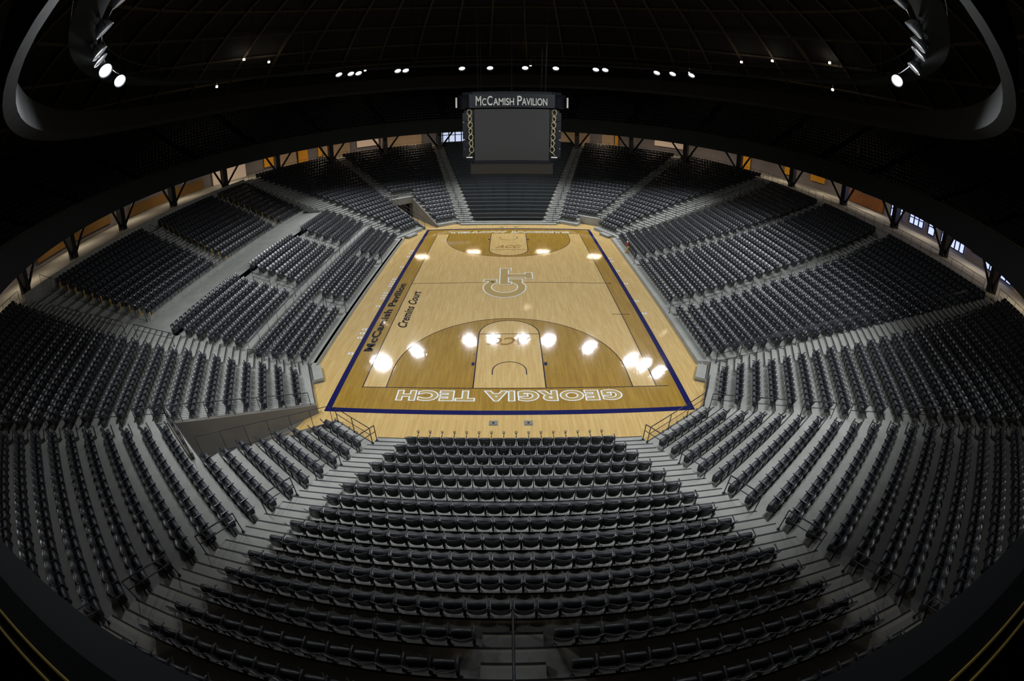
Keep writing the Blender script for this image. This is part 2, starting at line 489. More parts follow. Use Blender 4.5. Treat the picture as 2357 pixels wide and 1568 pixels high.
# slab extents
e = 0.12
neg = lambda f: (lambda o: -f(o))
fS = S0.line_in(R1, 'a', -e)
S0.SB = fS; S0.SA = neg(fS)
for a_, b_ in ((R1, R2), (L1, L2)):
    a_.SA = a_.line_in(a_, 'a', -e); a_.SB = a_.line_in(b_, 'a', -e)
    b_.SA = b_.line_in(b_, 'a', -e)
for a_, b_ in ((R7, R6), (L7, L6)):
    a_.SA = a_.line_in(a_, 'a', -e); a_.SB = a_.line_in(b_, 'a', -e); b_.SA = b_.line_in(b_, 'a', -e)
R2.SB = R2.line_in(R3, 'a', -e)
LR3 = left('x', '', 11.33, 0.85, -12.3, -0.15, 0, 0, zside, 25); LR3.qa = -0.0022
L2.SB = L2.line_in(LR3, 'a', -e)
R6.SB = R2.SB; L6.SB = L2.SB
R3.SA = R3.line_in(R3, 'a', -e); R3.SB = R3.line_in(R4, 'a', -e)
R4.SA = R4.line_in(R4, 'a', -e); R4.SB = R4.line_in(R5, 'a', -e)
R5.SA = R5.line_in(R5, 'a', -e); R5.SB = neg(R3.SA)
ls = LR3.line_in(LR3, 'a', -e)
for grp in (LA[:3], LB, LC):
    g0 = grp[0]
    for i, q in enumerate(grp):
        q.SA = ls if i == 0 else q.line_in(q, 'a', -e)
        q.SB = q.line_in(grp[i+1], 'a', -e) if i < 2 else neg(ls)
LA[3].SA = ls; LA[3].SB = neg(ls)
# notches
L1.cut = lambda k, x: k <= 8 and x > -3.38-0.02*(k-1)
R7.cut = lambda k, x: k <= 2 and x > -5.85-0.28*(k-1)+4*W+0.1
L7.cut = lambda k, x: k <= 9 and x > -3.3
S0.cut = lambda k, x: k >= 13 and abs(x) < 0.76

SECS = [S0, R1, R2, L1, L2, R3, R4, R5, R6, R7, L6, L7]+LA+LB+LC
ZC = 7.6
def slab_quad(s, o0, o1, xa=None, xb=None):
    fa = (lambda o: xa) if xa is not None else s.SA
    fb = (lambda o: xb) if xb is not None else s.SB
    return [s.P(o0, fa(o0)), s.P(o0, fb(o0)), s.P(o1, fb(o1)), s.P(o1, fa(o1))]
def terrace(s, name):
    b = MB()
    for k in range(s.k0, s.rows+1):
        f0, f1 = s.off(k)-0.60, s.off(k)+0.25+0.002
        if k == 1 and s in (R1, R2, L1, L2, R6, R7, L6, L7): f0 -= 0.12
        if s.doff > 0.845 and k < s.rows: f1 = s.off(k+1)-0.60+0.002
        z = s.zf(k)
        zb = 0.0 if z < 1.2 else z-0.8
        xb = None
        if s is L1 and k <= 8: xb = -3.22-0.02*(k-1)
        if s is L7 and k <= 8: xb = -3.15
        if s is R7 and k <= 2:
            xb = -5.85-0.28*(k-1)+4*W+0.35
        b.prism(slab_quad(s, f0, f1, None, xb), zb, z)
        # dark nosing strips: along the row edge and on the half step of the aisle
        ns = 0.05
        def strip(x0, x1, o, zz):
            b.prism([s.P(o, x0), s.P(o, x1), s.P(o+ns, x1), s.P(o+ns, x0)], zz-0.02, zz+0.004, 1)
        if s in (S0, R1, R2, L1, L2, R6, R7, L6, L7) or s.name[:1] in 'RL':
            xa_, xb_ = s.SA(f0)+0.03, (s.SB(f0) if xb is None else xb)-0.03
            if s in (S0, R1, R2, L1, L2, R6, R7, L6, L7): strip(xa_, xb_, f0-0.01, z)
            dark = 1 if s in (S0, R1, R2, L1, L2, R6, R7, L6, L7) else 0
            # aisle half steps on the b side (and a side for the centre block)
            sides = []
            if xb is None: sides.append((s.b(k)+0.12, lambda o: s.SB(o)-0.02))
            if s is S0: sides.append((None, None))
            for xs, fe in sides:
                if xs is None:
                    xs0, xe0, xe1 = -s.b(k)-0.12, s.SA(f0)+0.02, s.SA(f0)+0.02
                else:
                    xs0, xe0, xe1 = xs, fe(f0), fe(f0)
                if abs(xe0-xs0) < 0.25: continue
                rise = (s.zf(k+1)-z)
                g0, g1 = f1-0.43, f1+0.0
                if k == s.rows: continue
                zz = z+rise/2
                b.prism([s.P(g0, xs0), s.P(g0, xe0), s.P(g1, xe0), s.P(g1, xs0)], z-0.02, zz)
                b.prism([s.P(g0-0.01, xs0), s.P(g0-0.01, xe0), s.P(g0+ns, xe0), s.P(g0+ns, xs0)], zz-0.02, zz+0.004, dark)
    # concourse behind the last row
    if s.name in ('R1', 'R2', 'L1', 'L2', 'RF1', 'RF2', 'LF1', 'LF2', 'R3', 'R4', 'R5', 'S0') and s is not S0:
        f0 = s.off(s.rows)+0.25
        b.prism(slab_quad(s, f0, f0+0.18), ZC-1.2, ZC+0.12)
        b.prism(slab_quad(s, f0+0.18, 47.5 if s.name[-1] in '12' else 44.0), ZC-0.6, ZC)
    if s.name.startswith('LC'):
        f0 = s.off(s.rows)+0.25
        b.prism(slab_quad(s, f0, f0+0.2), ZC-1.2, ZC+0.5)
        b.prism(slab_quad(s, f0+0.2, 45), ZC-0.6, ZC)
    o = b.obj(name, ['concrete', 'nosing'])
    tag(o, None, None, None, 'structure')
    return o
for s in SECS:
    terrace(s, 'terrace_slab')
# middle aisle steps of the near centre block
b = MB()
for k in range(13, 18):
    f0 = S0.off(k)-0.60; z = S0.zf(k)
    for zz, o0, o1 in ((z+0.15, f0+0.42, f0+0.851),):
        b.prism([S0.P(o0, -0.62), S0.P(o0, 0.62), S0.P(o1, 0.62), S0.P(o1, -0.62)], z-0.02, zz)
        b.prism([S0.P(o0-0.01, -0.62), S0.P(o0-0.01, 0.62), S0.P(o0+0.05, 0.62), S0.P(o0+0.05, -0.62)], zz-0.02, zz+0.004, 1)
tag(b.obj('aisle_step_slab', ['concrete', 'nosing']), None, None, None, 'structure')
# left side: wall below the middle tier, wide walkway in front of the upper tier with its kerb
b = MB()
b.prism([(-14.35, -13.35), (-15.0, -13.5), (-15.0, 13.6), (-14.35, 13.4)], 0.3, 0.88)
b.prism([(-14.78, -13.4), (-14.92, -13.4), (-14.92, 13.5), (-14.78, 13.4)], 0.8, 1.6)
b.prism([(-19.8, -14.2), (-23.4, -14.9), (-23.4, 19.5), (-19.8, 15.5)], 2.6, 3.3)
b.prism([(-19.8, -14.2), (-19.98, -14.2), (-19.98, 15.5), (-19.8, 15.5)], 2.6, 3.34)
b.prism([(-23.28, -12.7), (-23.45, -12.7), (-23.45, 19.5), (-23.28, 19.5)], 3.2, 3.62)
tag(b.obj('walkway_slab', ['concrete']), None, None, None, 'structure')

# tunnel between the two near left blocks, and the far left one
def to_xy(s, o, x): return s.P(o, x)
b = MB()
def wall(p, q, z0a, z1a, z0b, z1b, t=0.2, mi=0, bb=None):
    bb = bb or b
    d = (Vector(q)-Vector(p)).normalized(); n = Vector((-d.y, d.x))*t/2
    P4 = [Vector(p)-n, Vector(q)-n, Vector(q)+n, Vector(p)+n]
    bb.add([(P4[0].x, P4[0].y, z0a), (P4[1].x, P4[1].y, z0b), (P4[2].x, P4[2].y, z0b), (P4[3].x, P4[3].y, z0a),
            (P4[0].x, P4[0].y, z1a), (P4[1].x, P4[1].y, z1b), (P4[2].x, P4[2].y, z1b), (P4[3].x, P4[3].y, z1a)],
           [(3, 2, 1, 0), (4, 5, 6, 7), (0, 1, 5, 4), (1, 2, 6, 5), (2, 3, 7, 6), (3, 0, 4, 7)], mi)
tun_a = [L1.P(19.0, -3.14), L1.P(26.1, -3.28)]
tun_b0 = L2.P(L2.off(1)-0.75, L2.a(1)-0.18); tun_b1 = L2.P(L2.off(9)-0.6, L2.a(9)-0.2)
wall(tun_b0, tun_b1, 0, 0.5, 0, 2.75, 0.22)
wall(tun_a[0], tun_a[1], 0, 0.3, 0, 2.4, 0.12)
wall(tun_a[1], tun_b1, 0, 3.0, 0, 3.0, 0.2)
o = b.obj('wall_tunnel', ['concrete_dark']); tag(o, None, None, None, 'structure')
b = MB()
# tunnel floor is concrete from a line a few metres in
P1, P2, P3, P4 = Vector((-11.2, -17.6)), Vector((-14.2, -20.9)), Vector(tun_a[1]), Vector(tun_b1)
b.prism([(-10.9, -19.9), (-9.6, -16.5), tuple(P4), tuple(P3)], -0.01, 0.012)
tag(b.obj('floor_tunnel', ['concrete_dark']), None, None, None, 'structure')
b = MB()
q0 = Vector(L1.P(25.8, -2.9)); q1 = Vector(L1.P(25.8, -1.1))
wall((-16.8, -21.2), (-16.9, -18.9), 0, 2.2, 0, 2.2, 0.12, 0, b)
o = b.obj('door_1', ['wood_wall']); tag(o, None, None, None, 'structure')
# far left tunnel
b = MB()
fa = [L7.P(18.95, -3.05), L7.P(27.0, -3.05)]
fb0, fb1 = L6.P(L6.off(1)-0.75, L6.a(1)-0.2), L6.P(L6.off(9), L6.a(9)-0.2)
wall(fa[0], fa[1], 0, 0.35, 0, 2.9, 0.2); wall(fb0, fb1, 0, 0.3, 0, 2.9, 0.2)
wall(fa[1], fb1, 2.1, 3.05, 2.1, 3.05, 0.25)
wall((fa[1][0]*1.05, fa[1][1]*1.05), (fb1[0]*1.05, fb1[1]*1.05), 0, 2.6, 0, 2.6, 0.1)
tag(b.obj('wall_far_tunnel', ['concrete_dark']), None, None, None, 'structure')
# kerb platforms in front of the sidelines and entrance steps
b = MB()
b.prism([(10.93, -12.75), (10.75, 12.7), (10.75, 12.7), (10.93, -12.75)][:2]+[(11.0, 12.7), (11.0, -12.75)], 0, 0.2)
b.prism([(-10.95, -12.9), (-10.95, 12.9), (-11.2, 12.9), (-11.2, -12.9)], 0, 0.24)
tag(b.obj('kerb_slab', ['concrete']), None, None, None, 'structure')
def entrance_steps(cx, cy, ang, label):
    o = empty('entrance_steps', (cx, cy, 0), ang)
    for i, (d0, d1, h) in enumerate(((-0.45, 0.5, 0.14), (-0.1, 0.5, 0.28))):
        m = MB(); m.box(-0.75, 0.75, d0, d1, 0.002, h); m.box(-0.74, 0.74, d0-0.005, d0+0.05, h-0.02, h+0.004, 1)
        m.obj('step', ['concrete', 'nosing'], o)
    tag(o, label, 'steps', 'entrance steps at the court corners')
entrance_steps(10.75, -13.5, rad(63.3-180+180), 'two grey concrete steps leading off the court at its near right corner')
entrance_steps(-10.75, -13.5, rad(-63.3), 'two grey concrete steps leading off the court at its near left corner')
entrance_steps(-10.6, 13.9, rad(180+63.3), 'two grey concrete steps leading off the court at its far left corner')
entrance_steps(10.6, 13.9, rad(180-63.3), 'two grey concrete steps leading off the court at its far right corner')

# ------------------------------------------------------------------ seats
def back_grid(nu, nv, t):
    """moulded back shell, bulging away from the sitter; x sideways, y to the rear, z up"""
    def p(u, v, dy):
        wd = 0.198+0.036*min(1.0, v*1.25)
        x = u*wd
        z = 0.27+0.55*v+0.05*(u**4)*(1-v)**2-0.012*(u**4)*v
        y = 0.085+0.135*v*v+0.02*v+(1-u*u)*0.075*(0.5+0.5*v)+dy
        return (x, y, z)
    us = np.linspace(-1, 1, nu); vs = np.linspace(0, 1, nv)
    return [[p(u, v, 0) for u in us] for v in vs], [[p(u, v, t) for u in us] for v in vs]
def shell(mb, nu, nv, t, mi=0, closed=True):
    A, B = back_grid(nu, nv, t)
    vs = [q for r in A for q in r]+[q for r in B for q in r]
    n = nu*nv; fs = []
    for j in range(nv-1):
        for i in range(nu-1):
            a = j*nu+i
            fs.append((a, a+1, a+nu+1, a+nu))
            fs.append((n+a+1, n+a, n+a+nu, n+a+nu+1))
    if closed:
        for i in range(nu-1):
            fs.append((i+1, i, n+i, n+i+1)); a = (nv-1)*nu+i; fs.append((a, a+1, n+a+1, n+a))
        for j in range(nv-1):
            a = j*nu; fs.append((a, a+nu, n+a+nu, n+a)); a = j*nu+nu-1; fs.append((a+nu, a, n+a, n+a+nu))
    mb.add(vs, fs, mi, True)
def pan(mb, ns, mi=0):
    """tip-up seat pan standing folded, with its padded front edge rolled over on top"""
    prof = [(-0.045, 0.31), (-0.07, 0.40), (-0.075, 0.55)]
    prof += [(0.01-0.085*cos(a), 0.55+0.075*sin(a)) for a in np.linspace(0.25, PI-0.25, ns)]
    prof += [(0.105, 0.50), (0.09, 0.33)]
    hw = 0.20
    cols = [(-hw, 0.80), (-hw+0.02, 1.0), (hw-0.02, 1.0), (hw, 0.80)]
    n = len(prof); vs = []
    for x, sc in cols:
        vs += [(x, 0.01+(y-0.01)*sc, 0.45+(z-0.45)*(0.94+0.06*(sc == 1.0))) for y, z in prof]
    fs = []
    for c in range(3):
        for i in range(n):
            fs.append((c*n+i, c*n+(i+1) % n, (c+1)*n+(i+1) % n, (c+1)*n+i))
    mb.add(vs, fs, mi, True)
    mb.add(vs[:n], [tuple(range(n))[::-1]], mi); mb.add(vs[3*n:], [tuple(range(n))], mi)

def build_seat():
    root = empty('stadium_seat', (0, 0, 0))
    m = MB(); shell(m, 9, 7, 0.018)
    A, B = back_grid(9, 7, 0.018)
    m.tube([((a[0]+c[0])/2, (a[1]+c[1])/2, (a[2]+c[2])/2) for a, c in zip(A[-1], B[-1])], 0.013, 6)
    m.tube([((r[0][0]), (r[0][1]+q[0][1])/2, r[0][2]) for r, q in zip(A, B)], 0.010, 5)
    m.tube([((r[-1][0]), (r[-1][1]+q[-1][1])/2, r[-1][2]) for r, q in zip(A, B)], 0.010, 5)
    bk = m.obj('backrest', 'seat_plastic', root)
    m = MB(); pan(m, 7); m.obj('seat_pan', 'seat_pad', root)
    m = MB(); m.tube([(-W/2, -0.13, 0.60), (-W/2, -0.10, 0.625), (-W/2, 0.02, 0.635), (-W/2, 0.16, 0.63), (-W/2, 0.19, 0.60)], 0.021, 6)
    m.obj('armrest', 'seat_metal', root)
    m = MB(); m.box(-W/2-0.018, -W/2+0.018, 0.12, 0.16, 0.0, 0.60); m.box(-W/2-0.03, -W/2+0.03, 0.02, 0.22, 0.36, 0.47); m.box(-W/2-0.05, -W/2+0.05, 0.08, 0.24, 0.0, 0.015)
    m.obj('leg', 'dark_metal', root)
    m = MB()
    ring = [(W/2-0.05+0.042*cos(a), 0.285+0.042*sin(a), 0.47) for a in np.linspace(0, 2*PI, 13)]
    m.tube(ring, 0.007, 5); ring = [(x, y, 0.41) for x, y, z in ring]; m.tube(ring, 0.005, 5)
    m.tube([(W/2-0.05, 0.243, 0.41), (W/2-0.05, 0.2, 0.45)], 0.008, 5)
    m.obj('cup_holder', 'dark_metal', root)
    return root
def lod_seat():
    m = MB(); shell(m, 5, 4, 0.02); pan(m, 3, 1)
    m.box(-W/2-0.02, -W/2+0.02, -0.12, 0.19, 0.605, 0.64, 2); m.box(-W/2-0.016, -W/2+0.016, 0.11, 0.16, 0.0, 0.60, 2)
    return m
seats = []      # (section, row, index from left as the sitter's picture runs, n in row, x, y, z, rot)
for s in SECS:
    for k in range(s.k0, s.rows+1):
        a_, b_ = s.a(k), s.b(k)
        n = int(round((b_-a_)/W)); c = (a_+b_)/2
        for i in range(n):
            x = c+(i-(n-1)/2)*W
            if s.cut(k, x): continue
            X, Y = s.P(s.off(k), x)
            seats.append((s, k, i, n, X, Y, s.zf(k), math.atan2(s.n.y, s.n.x)-PI/2))
# bleacher end carries benches instead of seats; drop nothing there
def vis(q):
    u, v = project((q[4], q[5], q[6]+0.6))
    return 25 < u < 2332 and 10 < v < 1560 and not (math.hypot(u-1178, v-784) > 1215)
order = sorted(range(len(seats)), key=lambda i: ((Vector(seats[i][4:7])+Vector((0, 0, 0.6))-CAM).length if vis(seats[i]) else 1e9))
N_IND = 300
chosen = order[:N_IND]
proto = build_seat(); first = True
byrow = {}
for i in sorted(chosen):
    byrow.setdefault((seats[i][0].name, seats[i][1]), []).append(i)
for (sn, k), ids in byrow.items():
    ids.sort(key=lambda i: project(seats[i][4:7])[0])
    allrow = sorted([i for i, q in enumerate(seats) if q[0].name == sn and q[1] == k], key=lambda i: project(seats[i][4:7])[0])
    for i in ids:
        s, k, ii, n, X, Y, Z, rot = seats[i]
        if first:
            r = proto; first = False
        else:
            r = proto.copy(); COL.objects.link(r)
            for ch in proto.children:
                c = ch.copy(); COL.objects.link(c); c.parent = r
        r.location = (X, Y, Z); r.rotation_euler = (0, 0, rot)
        if ii == n-1 or s.cut(k, s.t.dot(Vector((X, Y)))+W):
            for ch in list(r.children):
                if ch.name.split('.')[0] in ('armrest', 'leg'):
                    c = ch.copy(); COL.objects.link(c); c.parent = r; c.location = (W, 0, 0)
        idx = allrow.index(i)+1
        tag(r, 'folded black seat, %s, %s row from court, %s from left' % (s.desc, ordn(k), ordn(idx)), 'seat', 'folding seats in the %s' % s.desc)
# the rest of the lower bowl as one mass
def mass(name, mb, places, mats, label, cat):
    base = np.array(mb.v); nf = mb.f
    T = np.array([(p[0], p[1], p[2]) for p in places]); R = np.array([p[3] for p in places])
    n, m = len(places), len(base)
    c, s_ = np.cos(R)[:, None], np.sin(R)[:, None]
    V = np.empty((n, m, 3), dtype=np.float32)
    V[:, :, 0] = base[None, :, 0]*c-base[None, :, 1]*s_+T[:, 0:1]
    V[:, :, 1] = base[None, :, 0]*s_+base[None, :, 1]*c+T[:, 1:2]
    V[:, :, 2] = base[None, :, 2]+T[:, 2:3]
    ls_ = np.array([len(f) for f in nf], dtype=np.int32); li = np.concatenate([np.array(f, dtype=np.int32) for f in nf])
    LI = (li[None, :]+(np.arange(n, dtype=np.int32)*m)[:, None]).ravel()
    LT = np.tile(ls_, n)
    me = bpy.data.meshes.new(name)
    me.vertices.add(n*m); me.vertices.foreach_set('co', V.ravel())
    me.loops.add(len(LI)); me.loops.foreach_set('vertex_index', LI)
    me.polygons.add(len(LT))
    st = np.zeros(len(LT), dtype=np.int32); st[1:] = np.cumsum(LT)[:-1]
    me.polygons.foreach_set('loop_start', st)
    try: me.polygons.foreach_set('loop_total', LT)
    except Exception: pass
    me.polygons.foreach_set('material_index', np.tile(np.array(mb.m, dtype=np.int32), n))
    me.polygons.foreach_set('use_smooth', np.tile(np.array(mb.smooth, dtype=bool), n))
    for q in mats: me.materials.append(MAT[q])
    me.update(calc_edges=True); me.validate()
    o = bpy.data.objects.new(name, me); COL.objects.link(o)
    tag(o, label, cat, None, 'stuff')
    return o
cs = set(chosen)
rest = [(q[4], q[5], q[6], q[7]) for i, q in enumerate(seats) if i not in cs]
mass('stadium_seats', lod_seat(), rest, ['seat_plastic', 'seat_pad', 'seat_metal'], 'rows of folded dark grey seats filling the rest of the lower bowl', 'seats')
# front row cup holders on stalks
def stalk(x, y, z, rot, label):
    m = MB(); m.tube([(0, -0.06, 0.56), (0, -0.20, 0.60), (0, -0.24, 0.68)], 0.012, 5)
    m.tube([(0.05*cos(a), -0.27+0.05*sin(a), 0.70) for a in np.linspace(0, 2*PI, 11)], 0.012, 5)
    m.tube([(0.035*cos(a), -0.27+0.035*sin(a), 0.62) for a in np.linspace(0, 2*PI, 11)], 0.010, 5)
    o = m.obj('cup_holder_stalk', 'dark_metal'); o.location = (x, y, z); o.rotation_euler = (0, 0, rot)
    tag(o, label, 'cup holder', 'cup holders before the front rows')
for s, where in ((S0, 'near centre'), (R1, 'near right corner'), (L1, 'near left corner'), (R2, 'right corner')):
    row = sorted([q for q in seats if q[0] is s and q[1] == 1], key=lambda q: project(q[4:7])[0])
    for j in range(len(row)-1):
        A, B = row[j], row[j+1]
        stalk((A[4]+B[4])/2, (A[5]+B[5])/2, A[6], A[7], 'black cup holder on a stalk before %s front row, %s from left' % (where, ordn(j+1)))

# far end benches
zb_f = lambda k: zend(k)
b = MB()
fS7 = S0.line_in(R1, 'a', -e)
for k in range(1, 27):
    f0, f1 = 19.17+0.851*(k-1)-0.6, 19.17+0.851*k-0.598
    x0, x1 = fS7(f0), fS7(f1)
    z = zend(k)
    b.prism([(-x0, f0), (x0, f0), (x1, f1), (-x1, f1)], 0 if z < 1.2 else z-0.8, z)
    hw = 4.15+0.25*(k-1)
    for sg in (-1, 1):
        X0, X1 = sorted((sg*(hw+0.15), sg*(x0-0.03)))
        b.box(X0, X1, f0-0.01, f0+0.05, z-0.02, z+0.004, 1)
        b.box(X0, X1, f1-0.43, f1, z-0.02, z+0.15)
        b.box(X0, X1, f1-0.44, f1-0.38, z+0.13, z+0.154, 1)
b.prism([(-13, 41.2), (13, 41.2), (13, 47.5), (-13, 47.5)], ZC-0.6, ZC+0.1)
b.prism([(-5.5, 18.1), (5.5, 18.1), (5.5, 18.6), (-5.5, 18.6)], 0, 0.16)
tag(b.obj('terrace_slab', ['concrete', 'nosing']), None, None, None, 'structure')
for k in range(1, 26):
    y, z = 19.17+0.851*(k-1), zend(k); hw = 4.1+0.25*(k-1)
    r = empty('bleacher_bench', (0, y, z))
    m = MB(); m.box(-hw, hw, -0.18, 0.16, 0.36, 0.42); m.box(-hw, hw, -0.20, -0.17, 0.30, 0.425)
    m.obj('seat_board', 'bench', r)
    m = MB(); m.box(-hw, hw, 0.18, 0.21, 0.42, 0.80); m.obj('back_board', 'bench', r)
    m = MB(); m.box(-hw, hw, 0.16, 0.20, 0.03, 0.34); m.obj('kick_board', 'deck_dark', r)
    nn = 7
    for j in range(nn):
        x = -hw+0.15+(2*hw-0.3)*j/(nn-1)
        m = MB(); m.box(x-0.02, x+0.02, 0.14, 0.23, 0, 0.82); m.box(x-0.02, x+0.02, -0.16, 0.16, 0.31, 0.36)
        m.obj('bracket', 'seat_metal', r)
    tag(r, 'long dark bench in the far end stand, %s row up from the court' % ordn(k), 'bench', 'benches in the far end stand')
m = MB(); m.box(-0.55, 0.55, -0.25, 0.25, 0, 0.05); m.box(-0.3, 0.5, -0.1, 0.2, 0.05, 0.16, 1)
o = m.obj('camera_platform', ['sb_white', 'warm_wall']); o.location = (0.1, 33.4, zend(17)+0.84)
tag(o, 'small white board lying on the far benches below the scoreboard', 'board')

# ------------------------------------------------------------------ railings
def rail(name, pts, height, posts, label, cat='railing', group=None, mids=(0.5,), r=0.022, m='dark_metal', wires=0, drop=None, cap=None):
    """pts: floor points the rail follows; the top rail runs HEIGHT above them"""
    pts = [Vector(p) for p in pts]
    root = empty(name, pts[0])
    o0 = pts[0]
    up = Vector((0, 0, 1))
    a = MB(); a.tube([p-o0+up*height for p in pts], r if cap is None else cap, 6); a.obj('top_rail', m, root)
    for h in mids:
        a = MB(); a.tube([p-o0+up*height*h for p in pts], r*0.8, 6); a.obj('mid_rail', m, root)
    if wires:
        a = MB()
        for i in range(wires):
            h = height*(0.1+0.85*i/wires)
            a.tube([p-o0+up*h for p in pts], 0.008, 4)
        a.obj('wires', m, root)
    L = [0]
    for p, q in zip(pts[:-1], pts[1:]): L.append(L[-1]+(q-p).length)
    for j in range(posts):
        d = L[-1]*j/(posts-1) if posts > 1 else L[-1]/2
        for i in range(len(pts)-1):
            if d <= L[i+1]+1e-6:
                f = (d-L[i])/max(L[i+1]-L[i], 1e-6); p = pts[i].lerp(pts[i+1], f); break
        a = MB(); q = p-o0
        a.tube([q-up*(drop or 0.0), q+up*height], r*0.9, 6)
        a.tube([q-up*(drop or 0.0)-up*0.0, q-up*((drop or 0.0)-0.03)], r*2.6, 8)
        a.obj('post', m, root)
    tag(root, label, cat, group)
    return root
def loops(s, k_list, x_of, where, span=1.7, group='stair handrails'):
    for j, k in enumerate(k_list, 1):
        p = []
        for kk in (k, k+span):
            o = s.off(kk)-0.35; x = x_of(kk)
            q = s.P(o, x); zf_ = s.zf(int(kk))+(kk-int(kk))*(s.zf(int(kk)+1)-s.zf(int(kk)))
            p.append((q[0], q[1], zf_))
        rail('stair_handrail', p, 0.86, 2, 'dark handrail, stair %s, %s from court' % (where, ordn(j)), 'handrail', group, mids=(0.62,))
lp = [1, 4, 7, 10, 13, 16]
for s, sec in ((1, R1), (-1, L1)):
    side = 'right' if s > 0 else 'left'
    loops(S0, lp, lambda k, s=s: s*(fS(S0.off(k)-0.35)-0.12), '%s of the near centre block' % side)
for sec, nxt, side in ((R1, R2, 'right'), (L1, L2, 'left')):
    ks = [1, 3.6, 6.2, 8.8, 11.4, 14, 16.6, 19.2] if sec is R1 else [9, 11.6, 14.2, 16.8, 19.4]
    loops(sec, ks, lambda k, sec=sec: sec.SB(sec.off(k)-0.35)-0.2, 'between the two %s corner blocks' % side)
for sec, nm in ((R3, 'near right'), (R4, 'far right')):
    loops(sec, [1, 4, 7, 10, 13, 16, 19, 22], lambda k, sec=sec: sec.b(k)+0.45, 'through right sideline seats, its %s side' % nm.split()[0])
for sec, nm in ((LB[0], 'near'), (LB[1], 'far')):
    loops(sec, [1, 3.4], lambda k, sec=sec: sec.b(k)+0.35, 'in the left middle tier, %s aisle' % nm)
for sec, nm in ((LA[0], 'near'), (LA[1], 'far')):
    loops(sec, [1], lambda k, sec=sec: sec.b(k)+0.4, 'in the left courtside rows, %s aisle' % nm)
for sec, nm in ((LC[0], 'near'), (LC[1], 'far')):
    loops(sec, [1, 4, 7, 9.6], lambda k, sec=sec: sec.b(k)+0.5, 'in the left upper tier, %s aisle' % nm, span=1.3)
for sgn, nm in ((1, 'right'), (-1, 'left')):
    for j, k in enumerate(range(1, 25, 2), 1):
        p = []
        for kk in (k, k+1.6):
            y = 19.17+0.851*(kk-1)-0.3; x = sgn*(4.15+0.25*(kk-1)+1.0)
            p.append((x, y, zend(kk)))
        rail('stair_handrail', p, 0.86, 2, 'dark handrail on the stair %s of the far benches, %s from the court' % (nm, ordn(j)), 'handrail', 'stair handrails', mids=(0.6,))
for sec, nxt, side in ((R7, R6, 'right'), (L7, L6, 'left')):
    loops(sec, [3, 6, 9, 12, 15, 18, 21] if side == 'right' else [11, 14, 17, 20], lambda k, sec=sec: sec.SB(sec.off(k)-0.35)-0.55, 'between the far %s blocks' % side)
# guard rails
def along(s, x_of, k0, k1, o=-0.4, dz=0.0, n=6):
    out = []
    for kk in np.linspace(k0, k1, n):
        i = int(kk); z = s.zf(i)+(kk-i)*(s.zf(i+1)-s.zf(i))
        q = s.P(s.off(kk)+o, x_of(kk)); out.append((q[0], q[1], z+dz))
    return out
rail('guard_rail', along(R2, lambda k: R2.SB(R2.off(k)-0.4)-0.12, 1, 22), 1.0, 16, 'long guard rail climbing beside the right corner stair', 'railing', None, mids=(0.9, 0.1))
rail('guard_rail', along(R2, lambda k: R2.SB(R2.off(k)-0.4)+0.12, 1, 14, n=4), 0.95, 9, 'long handrail on the right corner stair next to the sideline seats', 'railing', None, mids=(0.5,))
rail('guard_rail', along(R6, lambda k: R6.SB(R6.off(k)-0.4)-0.12, 1, 24), 1.0, 16, 'long guard rail climbing the wall beyond the right sideline seats', 'railing', None, mids=(0.5,))
rail('guard_rail', along(L6, lambda k: L6.SB(L6.off(k)-0.4)-0.12, 1, 8), 1.0, 7, 'guard rail between the far left corner block and the left tiers', 'railing', None, mids=(0.5,))
# front corner rails of the two near corner blocks
for sec, side in ((R1, 'right'), (L1, 'left')):
    o = sec.off(1)-0.68
    pts = [(*sec.P(o, sec.a(1)+0.1), zend(1)), (*sec.P(o, (sec.SB(o)-0.2) if side == 'right' else -3.3), zend(1))]
    rail('guard_rail', pts, 0.85, 4 if side == 'right' else 3, 'black guard rail in front of the near %s corner seats at the court edge' % side, 'railing', None, mids=(0.55,))
pts = [(*R2.P(R2.off(1)-0.7, R2.SA(16)+0.1), zend(1)), (*R2.P(R2.off(1)-0.7, R2.a(1)+1.5), zend(1))]
rail('guard_rail', pts, 0.85, 3, 'short black guard rail at the right court corner before the cross aisle', 'railing', None, mids=(0.55,))
# tunnel guards with wires
ta = along(L1, lambda k: -3.2-0.02*(k-1), 1, 8.6, o=-0.45, n=5)
rail('tunnel_guard', ta, 1.0, 7, 'thin wire guard along the tunnel on the side of the near left corner seats', 'railing', None, mids=(0.08,), r=0.016)
tb = along(L2, lambda k: L2.a(k)-0.25, 1, 9.6, o=-0.5, n=5)
rail('tunnel_guard', tb, 1.0, 7, 'many-wired guard along the tunnel wall below the left corner seats', 'railing', None, mids=(0.05,), wires=9, drop=0.35, r=0.02)
rail('tunnel_guard', [(*tun_a[1], 2.75), (*tun_b1, 2.75)], 1.05, 5, 'black guard rail across the upper end of the near left tunnel', 'railing', None, mids=(0.5,))
rail('court_end_guard', [(-12.0, -13.15, 0.3), (-14.6, -13.75, 0.95)], 0.95, 4, 'wire guard at the near end of the left courtside rows', 'railing', None, mids=(0.05,), wires=8)
tf = along(L7, lambda k: -3.1, 1, 9, o=-0.4, n=5)
rail('tunnel_guard', tf, 0.95, 8, 'black guard rail along the far left tunnel beside the notched seats', 'railing', None, mids=(0.5,))
rail('tunnel_guard', [(*fb0, 0.3), (*fb1, 2.8)], 0.95, 7, 'black guard rail along the far left tunnel below the far left corner seats', 'railing', None, mids=(0.5,))
